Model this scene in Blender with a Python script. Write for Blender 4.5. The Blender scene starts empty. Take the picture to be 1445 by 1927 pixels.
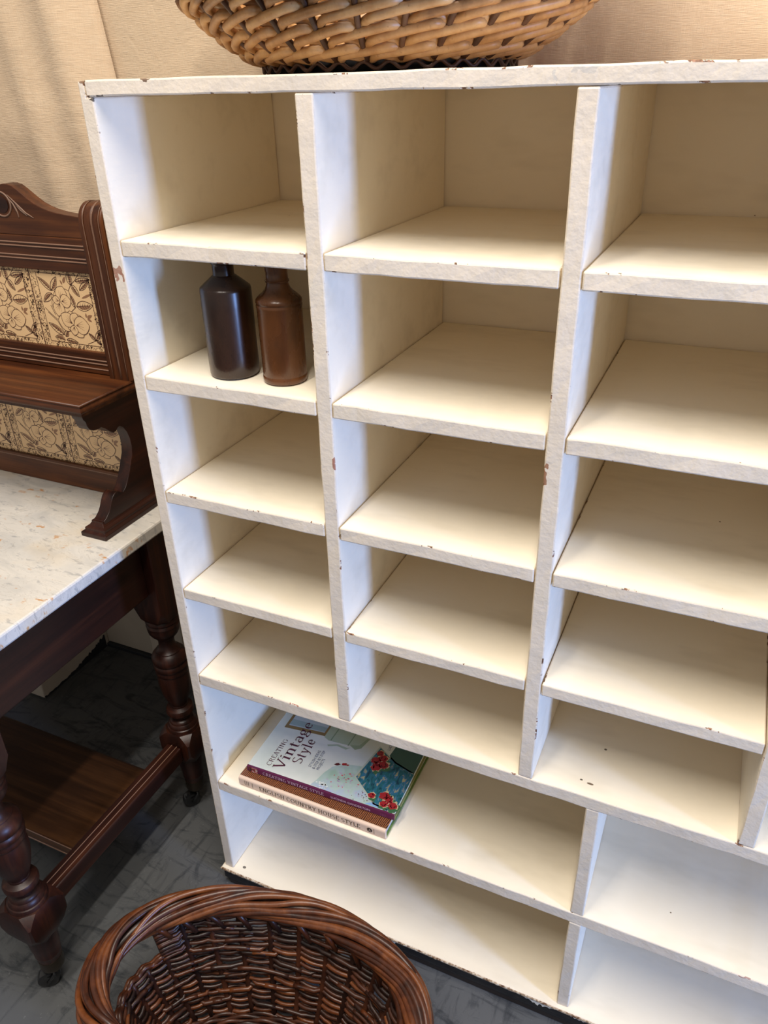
import bpy, bmesh, math, random
from mathutils import Vector, Matrix, noise as mnoise
random.seed(7)
sc = bpy.context.scene
C = sc.collection
PI = math.pi

# ------------------------------------------------------------------ camera
cam_d = bpy.data.cameras.new('camera')
cam = bpy.data.objects.new('camera', cam_d); C.objects.link(cam)
RGT = Vector((0.911673, 0.410253, -0.023339)); UPV = Vector((-0.181254, 0.452460, 0.873170)); FWD = Vector((-0.368781, 0.791816, -0.486856))
CAM = Vector((0.79979, -0.84579, 1.48935))
m = Matrix.Identity(4)
for i in range(3):
    m[i][0] = RGT[i]; m[i][1] = UPV[i]; m[i][2] = -FWD[i]; m[i][3] = CAM[i]
cam.matrix_world = m
cam_d.sensor_fit = 'HORIZONTAL'; cam_d.sensor_width = 36.0; cam_d.lens = 36.0 * 1450.9 / 1445.0
cam_d.clip_start = 0.02
sc.camera = cam

# ------------------------------------------------------------------ light
w = bpy.data.worlds.new('world'); sc.world = w; w.use_nodes = True
w.node_tree.nodes['Background'].inputs[0].default_value = (1.0, 0.94, 0.86, 1)
w.node_tree.nodes['Background'].inputs[1].default_value = 0.36
def area(name, loc, rot, sx, sy, power, col):
    d = bpy.data.lights.new(name, 'AREA'); d.shape = 'RECTANGLE'; d.size = sx; d.size_y = sy
    d.energy = power; d.color = col
    o = bpy.data.objects.new(name, d); C.objects.link(o); o.location = loc; o.rotation_euler = rot
    return o
# two fluorescent tubes on the ceiling, running towards the shelving
area('ceiling_tube', (0.18, -0.86, 3.10), (0, 0, 0), 0.09, 1.5, 46, (1.0, 0.92, 0.82))
area('ceiling_tube', (0.85, -0.86, 3.10), (0, 0, 0), 0.09, 1.5, 46, (1.0, 0.92, 0.82))
# daylight from the open doorway to the right
area('doorway_daylight', (3.7, -0.98, 1.02), (0, PI / 2, 0), 1.5, 0.32, 134, (0.27, 0.47, 1.0))
vs = sc.view_settings
vs.view_transform = 'Standard'; vs.look = 'None'; vs.gamma = 1.0; vs.use_curve_mapping = False
vs.exposure = 0.0
sc.cycles.use_adaptive_sampling = True; sc.cycles.adaptive_threshold = .03
sc.cycles.max_bounces = 14; sc.cycles.diffuse_bounces = 12   # many-times reflected light inside the pale cells

# ------------------------------------------------------------------ material helpers
class NT:
    def __init__(self, name):
        self.m = bpy.data.materials.new(name); self.m.use_nodes = True
        self.t = self.m.node_tree; self.t.nodes.clear()
        self.out = self.t.nodes.new('ShaderNodeOutputMaterial')
        self.b = self.t.nodes.new('ShaderNodeBsdfPrincipled')
        self.t.links.new(self.b.outputs[0], self.out.inputs[0])
        self._co = None
    def n(self, ty, **kw):
        nd = self.t.nodes.new(ty)
        for k, v in kw.items(): setattr(nd, k, v)
        return nd
    def set(self, sock, v):
        if isinstance(v, bpy.types.NodeSocket): self.t.links.new(v, sock)
        else: sock.default_value = v
    def co(self):
        if not self._co: self._co = self.n('ShaderNodeTexCoord').outputs['Object']
        return self._co
    def map(self, scale, loc=(0, 0, 0), rot=(0, 0, 0)):
        d = self.n('ShaderNodeMapping'); self.set(d.inputs[0], self.co())
        d.inputs['Scale'].default_value = scale; d.inputs['Location'].default_value = loc; d.inputs['Rotation'].default_value = rot
        return d.outputs[0]
    def noise(self, vec, scale=1, detail=3, rough=.55, dist=0, col=False):
        d = self.n('ShaderNodeTexNoise'); self.set(d.inputs['Vector'], vec)
        d.inputs['Scale'].default_value = scale; d.inputs['Detail'].default_value = detail
        d.inputs['Roughness'].default_value = rough; d.inputs['Distortion'].default_value = dist
        return d.outputs['Color' if col else 'Fac']
    def ramp(self, fac, stops):
        d = self.n('ShaderNodeValToRGB'); self.set(d.inputs[0], fac); e = d.color_ramp.elements
        while len(e) < len(stops): e.new(.5)
        for q, (p, c) in zip(e, stops):
            q.position = p; q.color = c if len(c) == 4 else (*c, 1)
        return d.outputs[0]
    def step(self, fac, a, b):
        d = self.n('ShaderNodeMapRange'); self.set(d.inputs[0], fac)
        d.inputs[1].default_value = a; d.inputs[2].default_value = b
        return d.outputs[0]
    def math(self, op, a, b=0.0):
        d = self.n('ShaderNodeMath', operation=op); self.set(d.inputs[0], a); self.set(d.inputs[1], b); return d.outputs[0]
    def vec(self, op, a, b=(0, 0, 0)):
        d = self.n('ShaderNodeVectorMath', operation=op); self.set(d.inputs[0], a); self.set(d.inputs[1], b)
        return d.outputs['Value'] if op in ('LENGTH', 'DISTANCE', 'DOT_PRODUCT') else d.outputs[0]
    def mix(self, fac, a, b, blend='MIX'):
        d = self.n('ShaderNodeMix', data_type='RGBA', blend_type=blend)
        self.set(d.inputs[0], fac)
        for i, v in ((6, a), (7, b)): self.set(d.inputs[i], v if isinstance(v, bpy.types.NodeSocket) or len(v) == 4 else (*v, 1))
        return d.outputs[2]
    def bump(self, h, strength=.2, dist=.001, prev=None):
        d = self.n('ShaderNodeBump'); d.inputs['Strength'].default_value = strength; d.inputs['Distance'].default_value = dist
        self.set(d.inputs['Height'], h)
        if prev: self.set(d.inputs['Normal'], prev)
        return d.outputs[0]
    def rnd(self): return self.n('ShaderNodeObjectInfo').outputs['Random']
    def done(self, col, rough=.5, normal=None, spec=.5, **kw):
        self.set(self.b.inputs['Base Color'], col if isinstance(col, bpy.types.NodeSocket) or len(col) == 4 else (*col, 1))
        self.set(self.b.inputs['Roughness'], rough)
        self.b.inputs['Specular IOR Level'].default_value = spec
        if normal: self.set(self.b.inputs['Normal'], normal)
        for k, v in kw.items(): self.set(self.b.inputs[k.replace('_', ' ')], v)
        return self.m
def srgb(r, g, b):
    f = lambda c: (c / 255 / 12.92) if c / 255 <= .04045 else ((c / 255 + .055) / 1.055) ** 2.4
    return (f(r), f(g), f(b))
def plain(name, col, rough=.5, spec=.5, **kw): return NT(name).done(col, rough, None, spec, **kw)

def mat_paint(kind='inside'):
    """old cream gloss: plain inside the cells, pinker and knocked about on the front edges, chipped along the arrises"""
    t = NT({'inside': 'cream_gloss_paint', 'front': 'cream_paint_front_edge', 'edge': 'cream_paint_worn_arris'}[kind])
    inside = kind == 'inside'
    big = t.noise(t.map((3, 3, 3)), 1, 2)
    if inside: col = t.ramp(big, [(.3, (.865, .78, .625)), (.55, (.885, .81, .665)), (.75, (.845, .76, .605))])
    else: col = t.ramp(big, [(.3, (.725, .625, .50)), (.55, (.75, .655, .535)), (.75, (.70, .60, .47))])
    smear = t.noise(t.map((5, 14, 14), (3, 1, 2)), 1, 3, .65)
    col = t.mix(t.math('MULTIPLY', t.step(smear, .53, .78), .42), col, (.62, .55, .42))
    red = (.36, .17, .11); dark = (.05, .035, .025)
    if inside:
        marks = [((.728, .026, .548), (.005, .002, .002), (.10, .05, .02)), ((.714, .029, .548), (.0022, .0016, .002), dark), ((.737, .105, .548), (.0022, .002, .002), dark), ((.042, .011, 0), (.004, .003, .002), (.10, .08, .06))]
    else:
        marks = [((.008, 0, 1.2690), (.011, .01, .006), red), ((.016, 0, 1.2625), (.004, .01, .007), red), ((.004, 0, 1.2600), (.003, .01, .005), red),
              ((.6225, 0, 1.0660), (.0028, .006, .014), (.30, .13, .06)), ((.3325, 0, 1.0300), (.0022, .006, .012), (.33, .12, .07)),
              ((.2290, 0, .5478), (.015, .004, .0022), (.36, .13, .09)), ((.1026, 0, 1.5000), (.010, .004, .0020), (.12, .06, .03)),
              ((.0080, 0, 1.4990), (.006, .004, .0025), (.16, .09, .05)), ((.6420, 0, .4600), (.0030, .004, .006), (.4, .22, .1)),
              ((.9970, 0, .2702), (.018, .003, .0020), (.40, .23, .18)), ((.6300, 0, 1.4965), (.014, .01, .0035), (.58, .53, .46)), ((.600, 0, 1.4900), (.002, .01, .006), (.60, .55, .47)),
              ((.8060, 0, 1.4955), (.004, .01, .006), (.52, .42, .33)), ((.9200, 0, 1.4900), (.008, .01, .004), (.55, .45, .36)),
              ((.0270, 0, 1.2880), (.006, .003, .0018), dark), ((.0265, 0, 1.4812), (.013, .004, .0016), dark), ((.352, .01, 1.4812), (.006, .006, .0018), dark), ((.656, .004, 1.481), (.008, .005, .0018), dark)]
        wob = t.vec('SUBTRACT', t.noise(t.map((90, 90, 90)), 1, 1, .6, col=True), (.5, .5, .5))
        pos = t.vec('ADD', t.co(), t.vec('MULTIPLY', wob, (.018, .018, .018)))
        wear = t.noise(t.map((30, 30, 30), (1.3, 0, .7)), 1, 4, .72)
        chip = t.step(wear, .60, .625) if kind == 'edge' else t.step(wear, .80, .81)
        fine = t.noise(t.map((220, 220, 220)), 1, 1, .6)
        col = t.mix(chip, col, t.ramp(fine, [(.35, (.11, .05, .025)), (.65, (.33, .17, .10))]))
    for c, r, k in marks:
        src = t.co() if max(r) < .007 else pos
        d = t.vec('LENGTH', t.vec('DIVIDE', t.vec('SUBTRACT', src, c), r))
        col = t.mix(t.math('MULTIPLY', t.math('LESS_THAN', d, 1.0), .9), col, k)
    if inside:      # pin holes and specks
        vor = t.n('ShaderNodeTexVoronoi'); t.set(vor.inputs['Vector'], t.map((17, 17, 17))); vor.inputs['Scale'].default_value = 1
        col = t.mix(t.math('MULTIPLY', t.math('LESS_THAN', vor.outputs['Distance'], .022), t.math('GREATER_THAN', big, .52)), col, (.16, .11, .07))
        lump = t.noise(t.map((40, 40, 160)), 1, 2, .5); nb = t.bump(lump, .28, .0012)
    else:
        br = t.noise(t.map((110, 60, 150)), 1, 3, .65); lump = t.noise(t.map((45, 45, 45)), 1, 3, .6)
        nb = t.bump(br, .4, .0009); nb = t.bump(lump, .4, .0030, nb)
        if kind == 'edge': nb = t.bump(t.math('MULTIPLY', chip, -1.0), .6, .0012, nb)
    return t.done(col, t.step(lump, -.5, 1.6), nb, .35)
def mat_wood(name, axis, c0, c1, c2, rough=.28, scale=1.0):
    t = NT(name)
    s = [38 * scale] * 3; s[axis] = 2.2 * scale
    g = t.noise(t.map(tuple(s)), 1, 5, .6, .6)
    s2 = [260] * 3; s2[axis] = 9
    f = t.noise(t.map(tuple(s2)), 1, 2, .5)
    blot = t.noise(t.map((5, 5, 5)), 1, 3)
    col = t.ramp(g, [(.30, c0), (.52, c1), (.72, c2)])
    col = t.mix(t.math('MULTIPLY', t.step(f, .5, .75), .45), col, c0)
    col = t.mix(t.math('MULTIPLY', t.step(blot, .5, .75), .5), col, c0)
    return t.done(col, t.step(blot, -1.2 + (.28 - rough) * 4, 3.2), t.bump(f, .12, .0006), .38)
def mat_marble():
    t = NT('white_marble')
    n1 = t.noise(t.map((5, 15, 10), rot=(0, 0, .6)), 1, 6, .62, 1.4)
    n2 = t.noise(t.map((34, 95, 40), rot=(0, 0, .45)), 1, 4, .6, .4)
    cl = t.noise(t.map((9, 14, 9), rot=(0, 0, .5), loc=(3, 0, 0)), 1, 4, .6)
    col = t.ramp(n1, [(.32, (.52, .50, .46)), (.50, (.68, .645, .585)), (.70, (.58, .555, .51))])
    col = t.mix(t.math('MULTIPLY', t.step(cl, .50, .66), .45), col, (.46, .45, .43))
    fleck = t.math('MULTIPLY', t.step(n2, .585, .66), .65)
    col = t.mix(fleck, col, (.33, .33, .33))
    vein = t.step(t.math('ABSOLUTE', t.math('SUBTRACT', n1, .5)), .010, .0)
    col = t.mix(t.math('MULTIPLY', vein, .45), col, (.36, .33, .29))
    st = t.noise(t.map((30, 52, 30), (7, 2, 0)), 1, 3, .6)
    zone = t.noise(t.map((4, 4, 4), (5, 1, 0)), 1, 2)
    stain = t.math('MULTIPLY', t.math('MULTIPLY', t.step(st, .635, .70), t.step(zone, .40, .52)), .85)
    col = t.mix(stain, col, (.50, .22, .05))
    wash = t.math('MULTIPLY', t.step(t.noise(t.map((7, 9, 7), (1, 6, 0)), 1, 3), .52, .70), .30)
    col = t.mix(wash, col, (.66, .50, .28))
    return t.done(col, .32, t.bump(n2, .05, .0005), .45)
def mat_cloth(name, a, b):
    t = NT(name)
    wv = t.noise(t.map((55, 20, 900)), 1, 2, .5); wv2 = t.noise(t.map((900, 20, 45)), 1, 2, .5)
    big = t.noise(t.map((2.2, 2, 2.6)), 1, 4)
    weave = t.math('ADD', wv, t.math('MULTIPLY', wv2, .6))
    col = t.mix(big, a, b)
    col = t.mix(t.math('MULTIPLY', t.step(weave, .7, 1.1), .30), col, (.80, .70, .55))
    cr = t.noise(t.map((7, 5, 10), rot=(0, .5, 0)), 1, 4, .55, 1.0)
    nb = t.bump(cr, .32, .012); nb = t.bump(weave, .55, .0016, nb)
    return t.done(col, .9, nb, .1, Sheen_Weight=.15)
def mat_floor():
    t = NT('grey_painted_concrete')
    a = t.noise(t.map((2.5, 2.5, 2.5)), 1, 5, .6)
    col = t.ramp(a, [(.3, (.060, .064, .068)), (.55, (.088, .092, .096)), (.75, (.105, .108, .112))])
    sc1 = t.noise(t.map((7, 26, 8), rot=(0, 0, .9)), 1, 7, .68, 1.2); sc2 = t.noise(t.map((26, 6, 8), rot=(0, 0, .35), loc=(4, 2, 0)), 1, 7, .68, 1.4)
    col = t.mix(t.math('MULTIPLY', t.step(sc1, .52, .66), .85), col, (.022, .026, .031))
    col = t.mix(t.math('MULTIPLY', t.step(sc2, .53, .68), .80), col, (.024, .028, .034))
    dust = t.noise(t.map((140, 140, 140)), 1, 3, .6)
    col = t.mix(t.math('MULTIPLY', t.step(dust, .66, .74), .35), col, (.22, .22, .22))
    return t.done(col, t.step(sc1, -1.0, 1.8), t.bump(sc1, .1, .002), .35)
def mat_wall():
    t = NT('pale_plaster'); a = t.noise(t.map((6, 6, 6)), 1, 5)
    return t.done(t.ramp(a, [(.3, (.50, .44, .37)), (.7, (.60, .53, .45))]), .85, t.bump(a, .2, .004), .2)
def mat_willow(name, a, b, c, rough):
    t = NT(name)
    r = t.rnd(); n = t.noise(t.map((34, 34, 34)), 1, 4, .6); f = t.noise(t.map((260, 260, 260)), 1, 2)
    k = t.math('ADD', t.math('MULTIPLY', n, .75), t.math('MULTIPLY', r, .30))
    col = t.ramp(k, [(.30, a), (.52, b), (.72, c)])
    col = t.mix(t.math('MULTIPLY', t.step(f, .62, .75), .4), col, a)
    return t.done(col, rough, t.bump(f, .2, .0006), .5)
def mat_glaze(name, a, b, c):
    t = NT(name); n = t.noise(t.map((14, 14, 5)), 1, 5, .6); f = t.noise(t.map((320, 320, 320)), 1, 2)
    col = t.ramp(n, [(.3, a), (.52, b), (.74, c)])
    col = t.mix(t.math('MULTIPLY', t.step(f, .64, .76), .5), col, a)
    return t.done(col, t.step(n, -.6, 3.2), t.bump(n, .12, .004), .5, Coat_Weight=.12, Coat_Roughness=.2)

PAINT = mat_paint(); PAINTE = mat_paint('edge'); PAINTF = mat_paint('front')
MAHOG = [mat_wood('mahogany_%s' % 'xyz'[i], i, (.010, .0025, .0016), (.029, .0070, .0036), (.062, .0170, .0066)) for i in range(3)]
WALN = [mat_wood('walnut_%s' % 'xyz'[i], i, (.028, .0075, .0028), (.082, .0235, .0066), (.155, .050, .0135)) for i in range(3)]
SHELFWOOD = mat_wood('undershelf_wood', 0, (.016, .0060, .0025), (.045, .0170, .0060), (.090, .036, .012))
MARBLE = mat_marble(); FLOOR = mat_floor(); WALL = mat_wall()
CLOTH = mat_cloth('calico_cloth', (.70, .53, .365), (.61, .46, .32)); CLOTH2 = mat_cloth('calico_cloth_back', (.71, .54, .37), (.62, .47, .32))
WIL_L = mat_willow('honey_willow', (.20, .085, .028), (.45, .225, .078), (.60, .345, .14), .42)
WIL_LS = mat_willow('brown_willow_stake', (.045, .018, .008), (.09, .035, .014), (.13, .055, .022), .5)
WIL_D = mat_willow('dark_stained_willow', (.010, .0045, .0035), (.032, .0110, .0060), (.085, .026, .011), .40)
WIL_R = mat_willow('red_brown_willow', (.026, .0080, .0040), (.085, .0230, .0080), (.185, .057, .016), .36)
BLACKP = NT('black_peeling_paint')
_n = BLACKP.noise(BLACKP.map((30, 30, 60)), 1, 5, .65)
BLACKP = BLACKP.done(BLACKP.ramp(_n, [(.35, (.008, .008, .009)), (.62, (.02, .018, .016)), (.72, (.06, .04, .025))]), .5, BLACKP.bump(_n, .3, .003), .4)
RAW = NT('raw_board_edge')
_n = RAW.noise(RAW.map((160, 160, 160)), 1, 3, .6)
RAW = RAW.done(RAW.ramp(_n, [(.38, (.14, .07, .035)), (.52, (.45, .33, .22)), (.66, (.72, .64, .50))]), .8, RAW.bump(_n, .6, .002), .2)
BASEPLUG = plain('black_fibre', (.006, .006, .007), .8, .15)
IRON = plain('black_iron', (.012, .012, .013), .22, .6)
BRASS = plain('dull_dark_brass', (.030, .020, .011), .35, .5, Metallic=.5)
SEAM = plain('dark_seam', (.05, .035, .02), .9, .1)
PALELINE = plain('pale_groove_line', (.22, .125, .085), .40, .4)  # pale brown for reed and groove lines; drawn-in highlights on the posts
GOUGE = plain('carved_groove', (.20, .12, .085), .5, .4)

# ------------------------------------------------------------------ object helpers
def link(name, me, mat=None, parent=None):
    o = bpy.data.objects.new(name, me); C.objects.link(o)
    if mat is not None and me is not None: me.materials.append(mat)
    if parent is not None:
        o.parent = parent
        if parent.type == 'EMPTY' and parent.parent is None:
            o.matrix_parent_inverse = Matrix.Translation(-Vector(parent.location))
    return o
def empty(name, loc, label, cat, group=None):
    o = bpy.data.objects.new(name, None); C.objects.link(o); o.location = loc; o.empty_display_size = .05
    o['label'] = label; o['category'] = cat
    if group: o['group'] = group
    return o
def tag(o, label, cat, group=None):
    o['label'] = label; o['category'] = cat
    if group: o['group'] = group
    return o
def struct(o): o['kind'] = 'structure'; return o
def mesh(name, v, f, smooth=False):
    me = bpy.data.meshes.new(name); me.from_pydata([tuple(p) for p in v], [], f); me.update()
    if smooth: me.polygons.foreach_set('use_smooth', [True] * len(me.polygons))
    return me
def fixn(me):
    bm = bmesh.new(); bm.from_mesh(me); bmesh.ops.recalc_face_normals(bm, faces=bm.faces); bm.to_mesh(me); bm.free(); return me
def bevel(o, wd=.002, seg=2, ang=.6):
    b = o.modifiers.new('bevel', 'BEVEL'); b.width = wd; b.segments = seg; b.limit_method = 'ANGLE'; b.angle_limit = ang
    return o
def boxv(x0, x1, y0, y1, z0, z1):
    v = [(x0, y0, z0), (x1, y0, z0), (x1, y1, z0), (x0, y1, z0), (x0, y0, z1), (x1, y0, z1), (x1, y1, z1), (x0, y1, z1)]
    f = [(0, 3, 2, 1), (4, 5, 6, 7), (0, 1, 5, 4), (1, 2, 6, 5), (2, 3, 7, 6), (3, 0, 4, 7)]
    return v, f
def box(name, x0, x1, y0, y1, z0, z1, mat, parent=None, bw=.002):
    o = link(name, mesh(name, *boxv(x0, x1, y0, y1, z0, z1)), mat, parent)
    if bw: bevel(o, bw)
    return o
def painted(o):
    o.data.materials.append(PAINTE); o.data.materials.append(PAINTF)
    for p in o.data.polygons:
        if p.normal.y < -.9: p.material_index = 2
    b = bevel(o, .0020, 2, .9).modifiers[0]; b.material = 1
    return o
def board(name, x0, x1, y0, y1, z0, z1, mat, parent, axis, jit=.0006):
    """a painted board: long axis cut into short lengths whose front edge wanders a little"""
    lo, hi = ((x0, x1), (y0, y1), (z0, z1))[axis]; n = max(2, int((hi - lo) / .035))
    v = []; f = []
    for i in range(n + 1):
        s = lo + (hi - lo) * i / n
        j = lambda: random.uniform(-jit, jit)
        if axis == 0: q = [(s, y0 + j(), z0 + j()), (s, y0 + j(), z1 + j()), (s, y1, z1), (s, y1, z0)]
        else: q = [(x0 + j(), y0 + j(), s), (x1 + j(), y0 + j(), s), (x1, y1, s), (x0, y1, s)]
        v += q
    for i in range(n):
        for k in range(4):
            a = i * 4 + k; b = i * 4 + (k + 1) % 4
            f.append((a, b, b + 4, a + 4))
    f += [(3, 2, 1, 0), (n * 4, n * 4 + 1, n * 4 + 2, n * 4 + 3)]
    o = link(name, fixn(mesh(name, v, f)), mat, parent)
    return painted(o)
def prism(name, prof, a, b, axis, mat, parent, bw=0, smooth=False):
    """closed profile extruded along axis (0: profile is (y,z), 1: (x,z), 2: (x,y))"""
    def p(q, s): return ((s, q[0], q[1]), (q[0], s, q[1]), (q[0], q[1], s))[axis]
    n = len(prof); v = [p(q, a) for q in prof] + [p(q, b) for q in prof]
    f = [tuple(range(n)), tuple(range(2 * n - 1, n - 1, -1))] + [(i, (i + 1) % n, n + (i + 1) % n, n + i) for i in range(n)]
    o = link(name, fixn(mesh(name, v, f)), mat, parent)
    if bw: bevel(o, bw)
    return o
def lathe_mesh(name, prof, seg=40, cx=0, cy=0, cap=True):
    v = []; f = []
    for r, z in prof:
        for k in range(seg):
            a = 2 * PI * k / seg; v.append((cx + r * math.cos(a), cy + r * math.sin(a), z))
    n = len(prof)
    for i in range(n - 1):
        for k in range(seg):
            f.append((i * seg + k, i * seg + (k + 1) % seg, (i + 1) * seg + (k + 1) % seg, (i + 1) * seg + k))
    if cap: f += [tuple(range(seg - 1, -1, -1)), tuple(range((n - 1) * seg, n * seg))]
    return fixn(mesh(name, v, f, True))
def smooth_auto(o, ang=.7):
    me = o.data; bm = bmesh.new(); bm.from_mesh(me)
    for e in bm.edges:
        if len(e.link_faces) == 2 and e.calc_face_angle(0) > ang: e.smooth = False
    for q in bm.faces: q.smooth = True
    bm.to_mesh(me); bm.free(); return o
def tube(v, f, pts, rad, seg=6, closed=False):
    """append a tube along pts; rad number or list"""
    n = len(pts); base = len(v); up = Vector((0, 0, 1)); prev = None
    for i in range(n):
        a = pts[(i - 1) % n] if (closed or i > 0) else pts[i]; b = pts[(i + 1) % n] if (closed or i < n - 1) else pts[i]
        t = (b - a)
        t = t.normalized() if t.length > 1e-9 else Vector((1, 0, 0))
        ref = prev if prev else (up if abs(t.z) < .9 else Vector((1, 0, 0)))
        s = ref - t * ref.dot(t); s.normalize(); prev = s; q = t.cross(s)
        r = rad[i] if isinstance(rad, (list, tuple)) else rad
        for k in range(seg):
            g = 2 * PI * k / seg; v.append(pts[i] + s * (r * math.cos(g)) + q * (r * math.sin(g)))
    for i in range(n if closed else n - 1):
        j = (i + 1) % n
        for k in range(seg):
            f.append((base + i * seg + k, base + i * seg + (k + 1) % seg, base + j * seg + (k + 1) % seg, base + j * seg + k))
    if not closed:
        f.append(tuple(base + k for k in range(seg - 1, -1, -1))); f.append(tuple(base + (n - 1) * seg + k for k in range(seg)))
def tube_obj(name, pts, rad, mat, parent, seg=6, closed=False):
    v = []; f = []; tube(v, f, pts, rad, seg, closed)
    return link(name, mesh(name, v, f, True), mat, parent)

# ------------------------------------------------------------------ setting
FZ = -0.06
fl = struct(box('floor', -3.5, 4.2, -4.5, .56, FZ - .08, FZ, FLOOR, None, 0))
struct(box('wall_back', -3.5, 4.2, .56, .66, FZ, 2.6, WALL, None, 0))
struct(box('wall_pier', -3.5, -.835, .285, .56, FZ, 2.6, WALL, None, .004))
struct(box('trim_1', -.625, -.50, .525, .56, FZ, 2.6, WALL, None, .003))
struct(box('baseboard_back', -.833, -.627, .546, .56, FZ, FZ + .012, plain('dark_paint_band', (.02, .024, .03), .6), None, .002))

# floor paint brushed up the foot of the pier in the corner
random.seed(2)
v = []; f = []; n = 60
for i in range(n + 1):
    y = .287 + (.545 - .287) * i / n; u = i / n
    h = .003 + .030 * u ** 2.2 + random.uniform(0, .004 + .014 * u ** 3)
    v += [(-.8349, y, FZ), (-.8335, y, FZ), (-.8338, y, FZ + h), (-.8349, y, FZ + h)]
for i in range(n):
    for k in range(4): a = i * 4 + k; b = i * 4 + (k + 1) % 4; f.append((a, b, b + 4, a + 4))
f += [(0, 1, 2, 3), tuple(n * 4 + k for k in (3, 2, 1, 0))]
struct(link('baseboard_pier', fixn(mesh('baseboard_pier', v, f)), plain('dark_paint_lap', (.018, .021, .026), .6)))
def curtain(name, x0, x1, z0, z1, yf, mat, label, nx=110, nz=70):
    v = []; f = []
    for j in range(nz + 1):
        z = z0 + (z1 - z0) * j / nz
        for i in range(nx + 1):
            u = i / nx; x = x0 + (x1 - x0) * u
            v.append((x + yf(x, z)[1], yf(x, z)[0], z))
    for j in range(nz):
        for i in range(nx):
            a = j * (nx + 1) + i; f.append((a, a + 1, a + nx + 2, a + nx + 1))
    o = link(name, mesh(name, v, f, True), mat)
    s = o.modifiers.new('thickness', 'SOLIDIFY'); s.thickness = .0015
    return tag(o, label, 'curtain', 'cloth hung along the back wall')
def yl(x, z):
    e = max(0, min(1, (x + .56) / .20))
    y = .452 - .020 * math.exp(-((x + .44 + .10 * (z - 1.5)) / .040) ** 2) - .014 * math.exp(-((x + .56 + .16 * (z - 1.5)) / .03) ** 2) + .010 * math.sin(6 * x + 1.2 * z) + .006 * mnoise.noise(Vector((x * 5, 0, z * 2.5)))
    y += .030 * e ** 3
    # pulled creases low on the left
    for (cx, cz, sl, ln) in ((-.62, 1.43, .30, .16), (-.66, 1.39, .24, .2)):
        d = (z - cz) - sl * (x - cx)
        y -= .006 * math.exp(-(d / .008) ** 2) * math.exp(-((x - cx) / ln) ** 2)
    return y, -.16 * (z - 1.5) * e * .9 + .01
def yr(x, z):
    return .502 + .010 * math.sin(4.2 * x + .5) + .011 * math.sin(17 * x + .8 * z) * max(0, min(1, (x - .55) * 3)) + .006 * mnoise.noise(Vector((x * 4, 3, z * 2))), 0
curtain('curtain', -2.4, -.36, .40, 2.35, yl, CLOTH, 'beige calico cloth hanging behind the washstand, its edge lapped over the next')
curtain('curtain', -.55, 2.3, .40, 2.35, yr, CLOTH2, 'beige calico cloth hanging behind the cream shelf unit and pale basket')

# ------------------------------------------------------------------ pigeonhole shelf unit
XV = [(0, .0209), (.3100, .3326), (.6219, .6440), (.9364, .9582), (1.2506, 1.2724), (1.5648, 1.5857)]
ZS = {1: (1.2889, 1.3100), 2: (1.0970, 1.1188), 3: (.9065, .9276), 4: (.7180, .7386), 5: (.5236, .5479), 6: (.2449, .2702)}
T, TB, D = 1.5, 1.4814, .4237
W = XV[-1][1]
U = empty('pigeonhole_shelf_unit', (W / 2, D / 2, FZ), 'tall cream painted wooden pigeonhole shelf unit with chipped edges', 'shelf unit')
def upright(name, x0, x1, z0, z1): return board(name, x0, x1, 0, D - .001, z0, z1, PAINT, U, 2)
# the outer sides: rebated at the top so the top board laps over them
side = prism('side_panel', [(0, 0.0), (.0209, 0.0), (.0209, TB), (.0105, TB), (.0105, T - .0008), (0, T - .0008)], 0, D, 1, PAINT, U); painted(side)
side = prism('side_panel', [(W, 0.0), (W - .0209, 0.0), (W - .0209, TB), (W - .0105, TB), (W - .0105, T - .0008), (W, T - .0008)], 0, D, 1, PAINT, U); painted(side)
board('top_board', .011, W - .011, -.0006, D + .012, TB + .0003, T, PAINT, U, 0)
for x0, x1 in XV[1:-1]: upright('divider', x0, x1, ZS[5][1] + .0004, TB - .0002)
for x0, x1 in ((.7290, .7500),):
    upright('divider', x0, x1, ZS[6][1] + .0004, ZS[5][0] - .0004); upright('divider', x0, x1, .0006, ZS[6][0] - .0004)
for k in (1, 2, 3, 4):
    for c in range(5):
        g = .0013
        board('shelf', XV[c][1] + g, XV[c + 1][0] - g, random.uniform(-.0004, .0008), D - .0015, ZS[k][0], ZS[k][1], PAINT, U, 0)
for k in (5, 6): board('shelf', .0209 + .0007, W - .0216, -.0003, D - .0015, ZS[k][0], ZS[k][1], PAINT, U, 0)
box('back_panel', .004, W - .004, D + .0020, D + .010, 0, TB, PAINT, U, 0)
# base: thin board with a raw torn edge over a black plinth
board('base_board', -.006, W + .006, -.008, D, -.0045, 0, PAINT, U, 0, .0004)
v = []; f = []; n = 420
for i in range(n + 1):
    x = -.0065 + (W + .013) * i / n; d = .0012 * mnoise.noise(Vector((x * 90, 1, 0))); h = .0015 * mnoise.noise(Vector((x * 60, 5, 0)))
    v += [(x, -.0094 - abs(d), -.0006 + h * .3), (x, -.0098 - abs(d) * 1.5, -.0034), (x, -.0090, -.0062 + h), (x, -.0065, -.0058 + h), (x, -.0065, -.0006)]
for i in range(n):
    for k in range(5): a = i * 5 + k; b = i * 5 + (k + 1) % 5; f.append((a, b, b + 5, a + 5))
f += [(0, 1, 2, 3, 4), tuple(n * 5 + k for k in (4, 3, 2, 1, 0))]
link('torn_board_edge', fixn(mesh('torn_board_edge', v, f)), RAW, U)
prism('plinth', [(-.004, -.036), (-.0045, -.030), (-.0045, -.008), (-.003, -.0047), (.40, -.0047), (.40, -.036)], -.003, W + .002, 0, BLACKP, U, .0015)
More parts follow.
